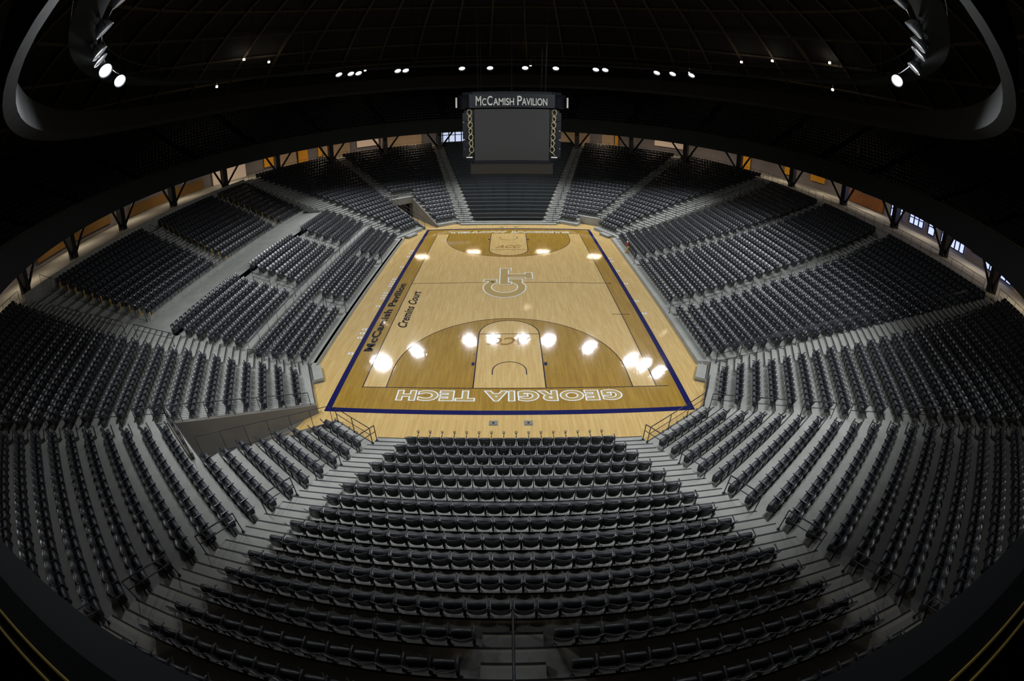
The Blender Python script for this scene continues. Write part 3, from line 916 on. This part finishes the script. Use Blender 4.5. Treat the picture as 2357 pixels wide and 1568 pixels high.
# counter rail in front of the left middle tier, in three lengths
for (y0, y1), nm in (((-13.4, -4.0), 'near'), ((-3.2, 4.4), 'central'), ((5.2, 13.6), 'far')):
    rail('counter_rail', [(-14.72, y0, 0.9), (-14.72, y1, 0.9)], 1.28, 8, 'thick grey counter rail before the left middle tier, %s length' % nm, 'railing', 'counter rails of the left middle tier', mids=(), cap=0.055, m='rail_metal', r=0.02)
rail('walkway_rail', [(-23.3, -12.5, 3.3), (-23.3, 19.2, 3.3)], 1.05, 26, 'long post rail between the wide walkway and the left upper tier', 'railing', None, mids=(0.6,), r=0.02)
rail('walkway_guard', [(-23.4, -13.0, 3.4), (-33.4, -15.2, 7.4)], 1.25, 9, 'tall wire guard climbing at the near end of the left upper tier', 'railing', None, mids=(0.1,), wires=7)
rail('aisle_rail', along(L2, lambda k: L2.SB(L2.off(k)-0.4)-1.5, 10, 13, n=2), 0.85, 2, 'short handrail on the left corner stair, lowest of three beside the upper tier', 'handrail', 'stair handrails', mids=(0.6,))
rail('aisle_rail', along(L2, lambda k: L2.SB(L2.off(k)-0.4)-1.5, 14, 17, n=2), 0.85, 2, 'short handrail on the left corner stair, middle of three beside the upper tier', 'handrail', 'stair handrails', mids=(0.6,))
rail('aisle_rail', along(L2, lambda k: L2.SB(L2.off(k)-0.4)-1.5, 18, 21, n=2), 0.85, 2, 'short handrail on the left corner stair, highest of three beside the upper tier', 'handrail', 'stair handrails', mids=(0.6,))
# rail down the middle of the centre aisle
rail('stair_handrail', [(0, -S0.off(13)+0.35, zend(13)), (0, -S0.off(17), zend(17))], 0.9, 3, 'black handrail down the middle stair cut into the near centre block', 'handrail', None, mids=(), r=0.028)
# concourse rails behind the top rows
for s, nm in ((R3, 'right sideline, near part'), (R4, 'right sideline, middle part'), (R5, 'right sideline, far part'), (R6, 'far right corner'), (R7, 'far right end'), (L6, 'far left corner'), (L7, 'far left end'), (L2, 'left corner'), (R2, 'near right corner')):
    o = s.off(s.rows)+0.42
    pts = [(*s.P(o, s.SA(o)+0.7), ZC), (*s.P(o, s.SB(o)-0.7), ZC)]
    n = max(4, int((Vector(pts[0])-Vector(pts[1])).length/1.1))
    rail('concourse_rail', pts, 1.05, n, 'black picket rail of the concourse above the %s seats' % nm, 'railing', 'concourse rails', mids=(0.55,), r=0.02)
# yellow edge blocks on the upper tier aisles at the left
for sec, nm in zip(LC, ('near', 'central', 'far')):
    m = MB()
    for k in range(1, sec.rows+1):
        x, y = sec.P(sec.off(k)-0.45, sec.a(k)-0.12); z = sec.zf(k)
        m.box(x-0.12, x+0.12, y-0.16, y+0.16, z, z+0.05); m.box(x-0.04, x+0.04, y-0.04, y+0.04, z, z+0.45)
    o = m.obj('yellow_step_edging', 'yellow_edge'); o['kind'] = 'structure'

# ------------------------------------------------------------------ upper deck, concourse and roof (round plan)
def ringmesh(name, prof, m, a0=-180, a1=180, seg=144, kind='structure', closed=False):
    """revolve a profile [(r, z)] about the court centre; angle from +y, clockwise"""
    b = MB(); vs = []; n = len(prof)
    full = (a1-a0) >= 360
    cnt = seg if full else seg+1
    for i in range(cnt):
        a = rad(a0+(a1-a0)*i/seg)
        vs += [(r*sin(a), r*cos(a), z) for r, z in prof]
    fs = []
    for i in range(seg):
        j = (i+1) % cnt
        for q in range(n if closed else n-1):
            q2 = (q+1) % n
            fs.append((i*n+q, i*n+q2, j*n+q2, j*n+q))
    b.add(vs, fs)
    o = b.obj(name, m)
    if kind: o['kind'] = kind
    return o
RD = 33.15
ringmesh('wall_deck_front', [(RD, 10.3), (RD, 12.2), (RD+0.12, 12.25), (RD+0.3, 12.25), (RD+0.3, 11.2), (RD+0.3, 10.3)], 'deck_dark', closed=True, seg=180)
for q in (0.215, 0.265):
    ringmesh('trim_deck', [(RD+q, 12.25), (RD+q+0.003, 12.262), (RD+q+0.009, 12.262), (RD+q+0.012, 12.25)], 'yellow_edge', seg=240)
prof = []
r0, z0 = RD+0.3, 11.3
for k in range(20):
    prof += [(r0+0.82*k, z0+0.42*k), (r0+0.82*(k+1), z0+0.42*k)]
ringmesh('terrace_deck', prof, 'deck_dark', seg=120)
ringmesh('ceiling_soffit', [(RD+0.2, 10.3), (36.5, 10.35), (38, 10.9), (48, 11.7)], 'deck_soffit', seg=120)
ringmesh('wall_upper', [(50.5, 19), (50.5, 22.5)], 'ceiling_dark', seg=96)
ringmesh('floor_concourse', [(40.6, ZC-0.05), (48.5, ZC-0.05)], 'concrete_dark', seg=96)
# upper deck seats
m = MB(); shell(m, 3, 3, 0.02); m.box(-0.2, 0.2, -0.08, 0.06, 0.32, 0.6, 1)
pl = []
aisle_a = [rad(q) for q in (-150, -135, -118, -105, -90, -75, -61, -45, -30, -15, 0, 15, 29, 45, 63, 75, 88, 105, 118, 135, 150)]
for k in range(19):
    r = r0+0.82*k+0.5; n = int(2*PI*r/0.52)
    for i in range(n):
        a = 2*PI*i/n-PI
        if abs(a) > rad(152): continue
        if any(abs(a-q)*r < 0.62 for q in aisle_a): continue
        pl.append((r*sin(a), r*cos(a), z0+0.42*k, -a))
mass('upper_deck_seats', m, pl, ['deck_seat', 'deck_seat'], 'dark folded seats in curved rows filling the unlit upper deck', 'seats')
m = MB()
for q in aisle_a:
    for k in range(18):
        for h, rr in ((0.42*k, 0.0), (0.42*k+0.21, 0.42)):
            r = r0+0.82*k+rr; t = 0.5/r
            vs = [(rr_*sin(q+s_*t), rr_*cos(q+s_*t), z0+h+0.012) for rr_, s_ in ((r, -1), (r, 1), (r+0.06, 1), (r+0.06, -1))]
            m.add(vs, [(0, 1, 2, 3)])
o = m.obj('trim_aisle', 'yellow_edge'); o['kind'] = 'structure'
# the concourse wall with windows and panels
WR = 47.0
ringmesh('wall_concourse', [(WR, ZC-0.1), (WR, 11.7)], 'grey_wall', seg=144)
def arcpanel(name, a0, a1, z0_, z1_, r, m, parent=None, t=0.06):
    b = MB(); n = max(1, int(abs(a1-a0)/1.5)+1); vs = []
    for i in range(n+1):
        a = rad(a0+(a1-a0)*i/n)
        for rr in (r, r-t):
            for z in (z0_, z1_):
                vs.append((rr*sin(a), rr*cos(a), z))
    fs = []
    for i in range(n):
        p, q = i*4, (i+1)*4
        fs += [(p+2, q+2, q+3, p+3), (p+1, p+3, q+3, q+1), (p, q, q+2, p+2), (q, p, p+1, q+1)]
    fs += [(0, 2, 3, 1), (n*4, n*4+1, n*4+3, n*4+2)]
    b.add(vs, fs)
    return b.obj(name, m, parent)
wi = 0
def window(a0, a1, z0_, z1_, cols, m='daylight', rows=1, r=46.9):
    global wi
    wi += 1
    root = arcpanel('window_%d' % wi, a0, a1, z0_, z1_, r, m)
    root['kind'] = 'structure'
    for i in range(cols+1):
        a = a0+(a1-a0)*i/cols
        arcpanel('mullion', a-0.11, a+0.11, z0_, z1_, r-0.08, 'sb_black', root)
    for j in range(rows+1):
        z = z0_+(z1_-z0_)*j/rows
        arcpanel('transom', a0, a1, z-0.06, z+0.06, r-0.08, 'sb_black', root)
    return root
window(-14.9, -8.4, 8.0, 10.5, 5, 'daylight_grey', 2)
window(74, 79, 9.3, 10.6, 4); window(80.5, 83, 7.8, 9.8, 2, rows=2); window(84.5, 87.5, 8.0, 10.4, 3, rows=3); window(88.6, 90, 7.8, 10.6, 1, rows=3)
window(91.5, 96.5, 7.7, 10.8, 5, rows=3); window(98, 100, 8.5, 11, 2, rows=2); window(101, 107, 7.8, 11.2, 5, rows=3)
for a0, a1, z0_, z1_ in ((78, 80.5, 13.4, 15.6), (81, 82, 12.8, 13.6), (85.5, 86.5, 13, 15), (88.6, 91.4, 12.6, 15.4), (96, 97.6, 12.6, 15), (98.5, 101.5, 12.6, 15.6), (93.4, 94.4, 13.8, 14.6)):
    window(a0, a1, z0_, z1_, 2, rows=3, r=45.2)
window(-41.6, -35.4, 14.1, 16.4, 3, 'lit_room', 1, r=45.0)
window(-33.4, -31.5, 14.1, 15.3, 2, 'lit_room', 1, r=45.0)
window(-21.5, -19.5, 13.6, 14.4, 2, 'lit_room', 1, r=45.0)
ringmesh('wall_press', [(45.1, 12.3), (45.1, 17.2), (46.5, 17.2)], 'ceiling_dark', a0=-45, a1=-5, seg=30)
ringmesh('wall_press_right', [(45.3, 12.3), (45.3, 17.2)], 'ceiling_dark', a0=72, a1=112, seg=30)
pn = 0
for a0, a1, m, z0_, z1_ in ((48.3, 50.6, 'yellow_panel', ZC, 10.2), (57.8, 59.9, 'yellow_panel', ZC+0.8, 10.2), (63.3, 66.3, 'yellow_panel', ZC+1.0, 9.6), (-51.0, -48.2, 'yellow_panel', ZC+0.6, 10.4), (-43.8, -41.8, 'yellow_panel', ZC, 10.4), (-39.6, -38.8, 'yellow_panel', ZC+.5, 10.4),
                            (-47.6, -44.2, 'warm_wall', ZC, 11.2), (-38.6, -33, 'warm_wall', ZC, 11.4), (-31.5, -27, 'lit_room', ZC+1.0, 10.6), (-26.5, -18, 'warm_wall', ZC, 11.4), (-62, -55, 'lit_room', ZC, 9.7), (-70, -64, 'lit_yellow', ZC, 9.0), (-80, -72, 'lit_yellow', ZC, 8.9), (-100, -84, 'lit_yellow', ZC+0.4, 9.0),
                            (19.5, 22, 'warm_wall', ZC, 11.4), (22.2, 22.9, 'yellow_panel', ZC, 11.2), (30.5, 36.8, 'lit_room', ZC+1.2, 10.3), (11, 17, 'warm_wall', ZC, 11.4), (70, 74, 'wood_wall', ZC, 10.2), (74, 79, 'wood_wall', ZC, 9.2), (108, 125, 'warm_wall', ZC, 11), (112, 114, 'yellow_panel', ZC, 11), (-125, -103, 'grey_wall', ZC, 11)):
    pn += 1
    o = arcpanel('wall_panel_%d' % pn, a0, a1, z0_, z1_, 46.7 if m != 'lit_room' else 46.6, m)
    o['kind'] = 'structure'
# dark columns and braces carrying the deck
ang = [15.6, 28, 40.4, 52.8, 65.2, 77.6, 90, 102.4, 114.8, 127.2]
for sg in (-1, 1):
    for i, q in enumerate(ang, 1):
        a = rad(sg*q); rr = 38.5
        root = empty('column_post', (rr*sin(a), rr*cos(a), ZC-0.05), -a)
        m = MB(); m.box(-0.32, 0.32, -0.4, 0.4, 0, 3.4); m.obj('shaft', 'sb_black', root)
        for d in (-1, 1):
            m = MB(); m.tube([(d*0.2, 0, 0.2), (d*2.4, -1.0, 3.3)], 0.14, 6); m.obj('brace', 'sb_black', root)
        tag(root, 'black braced column under the deck, %s side, %s from the far end' % ('right' if sg > 0 else 'left', ordn(i)), 'column', 'columns carrying the upper deck')
# warm fittings under the deck
fixt = []
for q in (-108, -96, -84, -72, -60, -50, -40, -30, -20, -8, 8, 20, 31, 41, 50, 60, 70, 80, 92, 104, 116, 128, -120, -132, 140, 152, 164, 176, -140, -152, -164, -176):
    a = rad(q); r = 42.5
    m = MB(); m.box(-0.9, 0.9, -0.12, 0.12, -0.08, 0)
    o = m.obj('concourse_light', 'lamp_warm'); o.location = (r*sin(a), r*cos(a), 10.95); o.rotation_euler = (0, 0, -a)
    side = 'left' if q < 0 else 'right'
    fixt.append((side, abs(q), o))
    ld = bpy.data.lights.new('concourse_glow', 'AREA'); ld.shape = 'RECTANGLE'; ld.size = 2.2; ld.size_y = 1.0
    ld.energy = 90; ld.color = (1.0, 0.76, 0.52)
    lo = bpy.data.objects.new('concourse_glow', ld); COL.objects.link(lo); lo.location = (r*sin(a), r*cos(a), 10.83); lo.parent = None
for side in ('left', 'right'):
    for i, (_, q, o) in enumerate(sorted([f for f in fixt if f[0] == side], key=lambda f: f[1]), 1):
        tag(o, 'small warm ceiling light under the deck on the %s, %s from the far end' % (side, ordn(i)), 'light', 'warm lights over the concourse')

# roof: shallow dome with radial ribs and rings
zr = lambda r: 35.5-14.0*(r/51.0)**2
ringmesh('ceiling', [(0.01, zr(0))]+[(r, zr(r)) for r in np.linspace(3, 51, 17)], 'ceiling_dark', seg=96)
NR = 48
for i in range(NR):
    a = 2*PI*(i+0.5)/NR
    m = MB(); pts = [(r, zr(r)-0.35) for r in np.linspace(4, 50, 14)]
    t = Vector((cos(a), -sin(a)))
    vs = []
    for r, z in pts:
        c = Vector((r*sin(a), r*cos(a)))
        for d, h in ((-0.13, 0.3), (0.13, 0.3), (0.13, -0.25), (-0.13, -0.25)):
            q = c+t*d; vs.append((q.x, q.y, z+h))
    fs = []
    for j in range(len(pts)-1):
        for k in range(4):
            fs.append((j*4+k, j*4+(k+1) % 4, (j+1)*4+(k+1) % 4, (j+1)*4+k))
    m.add(vs, fs); o = m.obj('ceiling_beam', 'ceiling_rib'); o['kind'] = 'structure'
for r in (8, 13, 18, 23, 28, 33, 38, 43, 48):
    z = zr(r)-0.25
    ringmesh('ceiling_ring_beam', [(r-0.07, z), (r+0.07, z), (r+0.07, z-0.3), (r-0.07, z-0.3)], 'ceiling_rib', closed=True, seg=96)
# ring panel above the deck
ringmesh('ceiling_ring_panel', [(29.4, 16.9), (29.9, 16.6), (30.1, 18.2), (29.6, 18.4)], 'ring_panel', closed=True, seg=120)
# catwalk ring that carries the floodlights
ringmesh('catwalk_floor_slab', [(25.9, 19.55), (27.3, 19.55), (27.3, 19.65), (25.9, 19.65)], 'deck_dark', closed=True, seg=96)
m = MB()
for rr, z in ((25.7, 19.35), (25.9, 20.6), (27.3, 20.6)):
    m.tube([(rr*sin(rad(q)), rr*cos(rad(q)), z) for q in np.linspace(0, 360, 97)], 0.045, 5)
for i in range(96):
    q = rad(i*3.75)
    m.tube([(25.9*sin(q), 25.9*cos(q), 19.6), (25.9*sin(q), 25.9*cos(q), 20.6)], 0.025, 4)
for i in range(24):
    q = rad(i*15+4)
    m.tube([(26.6*sin(q), 26.6*cos(q), 19.6), (26.6*sin(q), 26.6*cos(q), zr(26.6)-0.3)], 0.04, 4)
o = m.obj('ceiling_catwalk_frame', 'dark_metal'); o['kind'] = 'structure'

# ------------------------------------------------------------------ floodlights on the ring
LAMPS = [(-43.6, 1.0), (-41.4, 1.0), (-30.4, 1.0), (-12.7, 1.0), (-5.0, 0.5), (4.6, 0.5), (13.0, 1.0), (26.6, 1.0), (41.0, 1.0), (45.5, 0.8), (50.9, 0.6), (-28.2, 0.0), (24.0, 0.0), (-47.0, 0.0),
         (-130.7, 1.0), (-121.3, 1.0), (120.9, 1.0), (131.8, 1.0), (139.4, 1.0), (142.7, 1.0), (147.2, 1.0), (153.8, 1.0), (-136.6, 1.0), (-139.6, 1.0), (-147.0, 1.0), (-153.8, 1.0), (167, 1.0), (-167, 1.0)]
def floodlight():
    root = empty('floodlight', (0, 0, 0))
    m = MB()
    prof = [(0.05, 0.52), (0.18, 0.50), (0.30, 0.38), (0.38, 0.18), (0.42, 0.02), (0.405, 0.02), (0.37, 0.17), (0.28, 0.34)]
    n = 18; vs = []
    for i in range(n):
        a = 2*PI*i/n
        vs += [(r*cos(a), r*sin(a), z) for r, z in prof]
    P = len(prof)
    m.add(vs, [(i*P+j, i*P+j+1, ((i+1) % n)*P+j+1, ((i+1) % n)*P+j) for i in range(n) for j in range(P-1)], 0, True)
    m.obj('reflector', 'housing', root)
    m = MB(); m.box(-0.13, 0.13, -0.13, 0.13, 0.50, 0.74); m.obj('ballast_box', 'housing', root)
    m = MB(); m.add([(0.37*cos(2*PI*i/n), 0.37*sin(2*PI*i/n), 0.16) for i in range(n)], [tuple(range(n))[::-1]])
    m.obj('lens', 'lamp_white', root)
    m = MB(); m.tube([(-0.44, 0, 0.1), (-0.44, 0, 0.85), (0.44, 0, 0.85), (0.44, 0, 0.1)], 0.02, 5); m.obj('yoke', 'dark_metal', root)
    return root
pf = floodlight()
side_count = {}
lamps_sorted = sorted(LAMPS, key=lambda q: abs(q[0]))
for j, (q, on) in enumerate(lamps_sorted):
    a = rad(q)
    P = Vector((LAMP_R*sin(a), LAMP_R*cos(a), LAMP_Z))
    # each lamp is aimed at the half of the court in front of it
    aim = Vector((P.x*0.46, P.y*0.46, 0))
    d = (aim-P).normalized()
    r = pf if j == 0 else pf.copy()
    if j:
        COL.objects.link(r)
        for ch in pf.children:
            c = ch.copy(); COL.objects.link(c); c.parent = r
    rot = (-d).to_track_quat('Z', 'Y')
    r.rotation_mode = 'QUATERNION'; r.rotation_quaternion = rot; r.location = P
    if abs(q) in (130.7, 121.3, 120.9): aim = Vector((0, -27, 3.0)); d = (aim-P).normalized(); r.rotation_mode = 'QUATERNION'; r.rotation_quaternion = (-d).to_track_quat('Z', 'Y')
    if on < 0.7 or 131 < abs(q) < 160:
        for ch in r.children:
            if ch.name.startswith('lens'):
                ch.data = ch.data.copy(); ch.data.materials[0] = MAT['lamp_dim']
    side = 'left' if q < 0 else 'right'
    side_count[side] = side_count.get(side, 0)+1
    tag(r, '%s floodlight on the roof ring, %s side, %s round from the far end' % ('bright white' if on > 0.7 and not 131 < abs(q) < 160 else 'dim', side, ordn(side_count[side])), 'floodlight', 'floodlights hung on the roof ring')
    if on > 0:
        ld = bpy.data.lights.new('floodlight_beam', 'SPOT')
        ld.energy = SPOT_W*on*(1.0 if abs(q) < 90 else 0.3 if abs(q) in (130.7, 121.3, 120.9) else 0.5); ld.spot_size = rad(108); ld.spot_blend = 0.6; ld.shadow_soft_size = 0.28
        ld.color = (0.93, 0.96, 1.0)
        lo = bpy.data.objects.new('floodlight_beam', ld); COL.objects.link(lo)
        lo.location = P+d*0.12
        lo.rotation_mode = 'QUATERNION'; lo.rotation_quaternion = (-d).to_track_quat('Z', 'Y')
# small warm lights high up round the rim
i = 0
for q, z in ((-57.0, 24.6), (-51.6, 23.8), (-63.0, 21.2), (-30.8, 21.0), (4.8, 20.9), (39.0, 21.2), (50.2, 23.6), (56.9, 24.3), (69.4, 25.0), (70.1, 21.4)):
    i += 1
    r = 41.5; a = rad(q)
    m = MB(); m.tube([(0, 0, 0), (0, 0, 0.25)], 0.16, 10); o = m.obj('rim_light', 'lamp_warm')
    o.location = (r*sin(a), r*cos(a), z)
    n = MB(); n.tube([(0, 0, 0.25), (0, 0, max(0.3, zr(r)-z))], 0.02, 4); n.obj('hanger', 'dark_metal', o)
    tag(o, 'small warm lamp hanging high over the upper deck, %s from the left' % ordn([0, 2, 3, 1, 4, 5, 6, 7, 8, 10, 9][i]), 'lamp', 'small lamps over the upper deck')

# ------------------------------------------------------------------ scoreboard
sb = empty('scoreboard', (0.2, 0, 0))
def bx(name, x0, x1, y0, y1, z0, z1, m): 
    q = MB(); q.box(x0, x1, y0, y1, z0, z1); return q.obj(name, m, sb)
yf = -3.0
bx('core', -2.5, 2.5, -2.7, 2.7, 9.7, 13.5, 'sb_black')
for s_ in (-1, 1):
    q = MB(); q.box(-2.4, 2.4, s_*3.0-0.06, s_*3.0+0.06, 9.84, 13.32); q.obj('screen', 'screen', sb)
    q = MB(); q.box(s_*2.95-0.06, s_*2.95+0.06, -2.3, 2.3, 9.84, 13.32); q.obj('screen', 'screen', sb)
    # lower screens, leaning inwards
    q = MB()
    q.add([(-2.6, s_*2.95, 9.62), (2.6, s_*2.95, 9.62), (2.6, s_*2.75, 8.88), (-2.6, s_*2.75, 8.88), (-2.6, s_*2.75, 9.62), (2.6, s_*2.75, 9.62), (2.6, s_*2.6, 8.88), (-2.6, s_*2.6, 8.88)],
          [(0, 1, 2, 3), (4, 7, 6, 5), (0, 4, 5, 1), (3, 2, 6, 7), (0, 3, 7, 4), (1, 5, 6, 2)])
    q.obj('lower_screen', 'screen', sb)
    q = MB(); q.box(s_*2.6-0.1, s_*2.6+0.1, -2.7, 2.7, 8.88, 9.62); q.obj('lower_screen', 'screen', sb)
    bx('frame', -2.5, 2.5, s_*2.96-0.05, s_*2.96+0.05, 9.62, 9.84, 'sb_black')
# top banner, octagonal
def octa(w_, d_, c_): return [(-w_+c_, -d_), (w_-c_, -d_), (w_, -d_+c_), (w_, d_-c_), (w_-c_, d_), (-w_+c_, d_), (-w_, d_-c_), (-w_, -d_+c_)]
q = MB(); q.prism(octa(3.45, 3.35, 0.75), 13.4, 14.32); q.obj('banner', 'sb_black', sb)
q = MB(); q.prism(octa(3.2, 3.1, 0.7), 14.32, 14.5); q.obj('banner_top', 'deck_dark', sb)
vs, fs = glyphs('MCCAMISH PAVILION', 0.022)
def sb_text(body, x0, x1, z0_, z1_, y):
    o, _ = lettering('lettering', body, (x0, y, z0_), (1, 0, 0), (0, 0, 1), (x1-x0, z1_-z0_), 0.0, 'sb_white', offset=0.012, parent=sb)
    return o
sb_text('M', -2.28, -1.94, 13.55, 14.19, -3.36)
sb_text('C', -1.88, -1.62, 13.55, 14.04, -3.36)
sb_text('C', -1.56, -1.23, 13.55, 14.19, -3.36)
sb_text('AMISH', -1.18, 0.13, 13.55, 14.04, -3.36)
sb_text('P', 0.33, 0.62, 13.55, 14.19, -3.36)
sb_text('AVILION', 0.62, 2.22, 13.55, 14.04, -3.36)
for s_ in (-1, 1):
    bx('banner_end', s_*3.55-0.05, s_*3.55+0.05, -3.0, -2.88, 13.45, 14.15, 'sb_white')
# side towers with a light plait of rings, corner speaker stacks with a white foot
for s_ in (-1, 1):
    for t_ in (-1, 1):
        q = MB(); q.prism([(s_*2.45, t_*2.95), (s_*2.9, t_*2.75), (s_*3.1, t_*2.3), (s_*2.45, t_*2.3)], 9.85, 13.4); q.obj('corner_tower', 'sb_black', sb)
        q = MB()
        for i in range(7):
            z = 13.1-i*0.42
            ring = [(s_*(2.72-0.02*i)+0.13*cos(a)*(0.8 if i % 2 else 1.1), t_*(2.93), z+0.2*sin(a)) for a in np.linspace(0, 2*PI, 15)]
            q.tube(ring, 0.035, 5)
            q.tube([(s_*2.62, t_*2.93, z-0.2), (s_*2.8, t_*2.93, z-0.42)], 0.03, 5)
        q.obj('ring_pattern', 'sb_gold', sb)
        for i in range(5):
            q = MB(); q.box(s_*2.95-0.22, s_*2.95+0.22, t_*2.62-0.25, t_*2.62+0.25, 10.05+i*0.62, 10.05+i*0.62+0.56); q.obj('speaker', 'sb_black', sb)
        q = MB(); q.box(s_*2.75-0.2, s_*2.75+0.2, t_*2.95-0.04, t_*2.95+0.04, 10.02, 10.1); q.obj('light_strip', 'sb_white', sb)
for s_ in (-1, 1):
    for t_ in (-1, 1):
        q = MB(); q.tube([(s_*2.2, t_*2.0, 14.45), (s_*2.6, t_*2.4, zr(3.5)-0.5)], 0.025, 5); q.obj('cable', 'dark_metal', sb)
q = MB(); q.tube([(0, 0, 14.4), (0, 0, zr(0)-0.5)], 0.05, 6); q.obj('cable', 'dark_metal', sb)
tag(sb, 'black hanging scoreboard with grey blank screens and a white lettered top banner', 'scoreboard')

# ------------------------------------------------------------------ small things
br = empty('push_broom', (11.12, 7.3, 0.22))
m = MB(); m.add([(-0.25, -0.05, 0), (0.25, -0.05, 0), (0.06, -0.03, 0.34), (-0.06, -0.03, 0.34), (-0.25, 0.05, 0), (0.25, 0.05, 0), (0.06, 0.03, 0.34), (-0.06, 0.03, 0.34)],
                [(0, 1, 2, 3), (4, 7, 6, 5), (0, 3, 7, 4), (1, 5, 6, 2), (3, 2, 6, 7), (0, 4, 5, 1)]); m.obj('bristles', 'tan', br)
m = MB(); m.tube([(0, 0, 0.34), (0, 0, 1.25)], 0.03, 8); m.obj('handle', 'yellow', br)
m = MB(); m.tube([(0, 0, 0.72), (0, 0, 0.75), (0, 0, 1.02), (0, 0, 1.05)], 0.10, 8); m.obj('cloth', 'red', br)
m = MB(); m.tube([(0, 0, 1.05), (0, 0, 1.2)], 0.075, 8); m.obj('cap', 'sb_white', br)
m = MB(); m.tube([(0.1, 0, 0.35), (0.1, 0, 0.66)], 0.06, 8); m.obj('tag', 'yellow', br)
tag(br, 'upright broom with tan bristles and red and yellow handle by right front seats', 'broom')

# person standing in the upper deck
def skin_person(loc, rz):
    root = empty('person', loc, rz)
    def sk(name, verts, edges, radii, m, sub=2):
        me = bpy.data.meshes.new(name); me.from_pydata(verts, edges, []); me.materials.append(MAT[m])
        o = bpy.data.objects.new(name, me); COL.objects.link(o); o.parent = root
        md = o.modifiers.new('skin', 'SKIN'); md.use_smooth_shade = True
        for v, r in zip(me.skin_vertices[0].data, radii): v.radius = (r, r) if not hasattr(r, '__len__') else r
        me.skin_vertices[0].data[0].use_root = True
        o.modifiers.new('sub', 'SUBSURF').levels = sub; o.modifiers['sub'].render_levels = sub
        return o
    V = [(0, 0, 0.95), (0, 0, 1.15), (0, 0, 1.38), (0, 0, 1.50), (0, -0.01, 1.62), (0, -0.01, 1.74),
         (0.18, 0, 1.42), (0.25, 0.02, 1.15), (0.25, -0.06, 0.92), (0.25, -0.08, 0.84), (-0.18, 0, 1.42), (-0.25, 0.02, 1.15), (-0.20, -0.14, 1.02), (-0.14, -0.2, 1.0),
         (0.10, 0, 0.90), (0.11, 0, 0.50), (0.11, 0.02, 0.09), (0.11, -0.12, 0.04), (-0.10, 0, 0.90), (-0.11, 0, 0.50), (-0.11, 0.02, 0.09), (-0.11, -0.12, 0.04)]
    E_ = [(0, 1), (1, 2), (2, 3), (3, 4), (4, 5), (2, 6), (6, 7), (7, 8), (8, 9), (2, 10), (10, 11), (11, 12), (12, 13), (0, 14), (14, 15), (15, 16), (16, 17), (0, 18), (18, 19), (19, 20), (20, 21)]
    R_ = [(0.15, 0.1), (0.14, 0.1), (0.16, 0.1), 0.055, (0.075, 0.09), (0.07, 0.085), 0.06, 0.045, 0.032, 0.035, 0.06, 0.045, 0.032, 0.035, 0.09, 0.06, 0.042, 0.035, 0.09, 0.06, 0.042, 0.035]
    sk('body', V, E_, R_, 'skin')
    sk('shirt', [(0, 0, 0.93), (0, 0, 1.15), (0, 0, 1.40), (0.19, 0, 1.42), (0.25, 0.02, 1.18), (-0.19, 0, 1.42), (-0.25, 0.02, 1.18)], [(0, 1), (1, 2), (2, 3), (3, 4), (2, 5), (5, 6)], [(0.17, 0.12), (0.16, 0.12), (0.17, 0.12), 0.075, 0.06, 0.075, 0.06], 'shirt')
    sk('trousers', [(0, 0, 0.96), (0.10, 0, 0.88), (0.11, 0, 0.50), (0.11, 0.02, 0.08), (-0.10, 0, 0.88), (-0.11, 0, 0.50), (-0.11, 0.02, 0.08)], [(0, 1), (1, 2), (2, 3), (0, 4), (4, 5), (5, 6)], [(0.165, 0.12), 0.1, 0.075, 0.065, 0.1, 0.075, 0.065], 'trousers')
    sk('hair', [(0, 0.02, 1.70), (0, 0.01, 1.79)], [(0, 1)], [(0.08, 0.09), (0.06, 0.07)], 'hair')
    tag(root, 'person in pale shirt and tan trousers standing among the dark upper deck seats', 'person')
a = rad(80.7); kk = 2
rp_ = r0+0.82*5+0.12
skin_person((rp_*sin(a), rp_*cos(a), z0+0.42*5), -a-PI*0.5+PI)
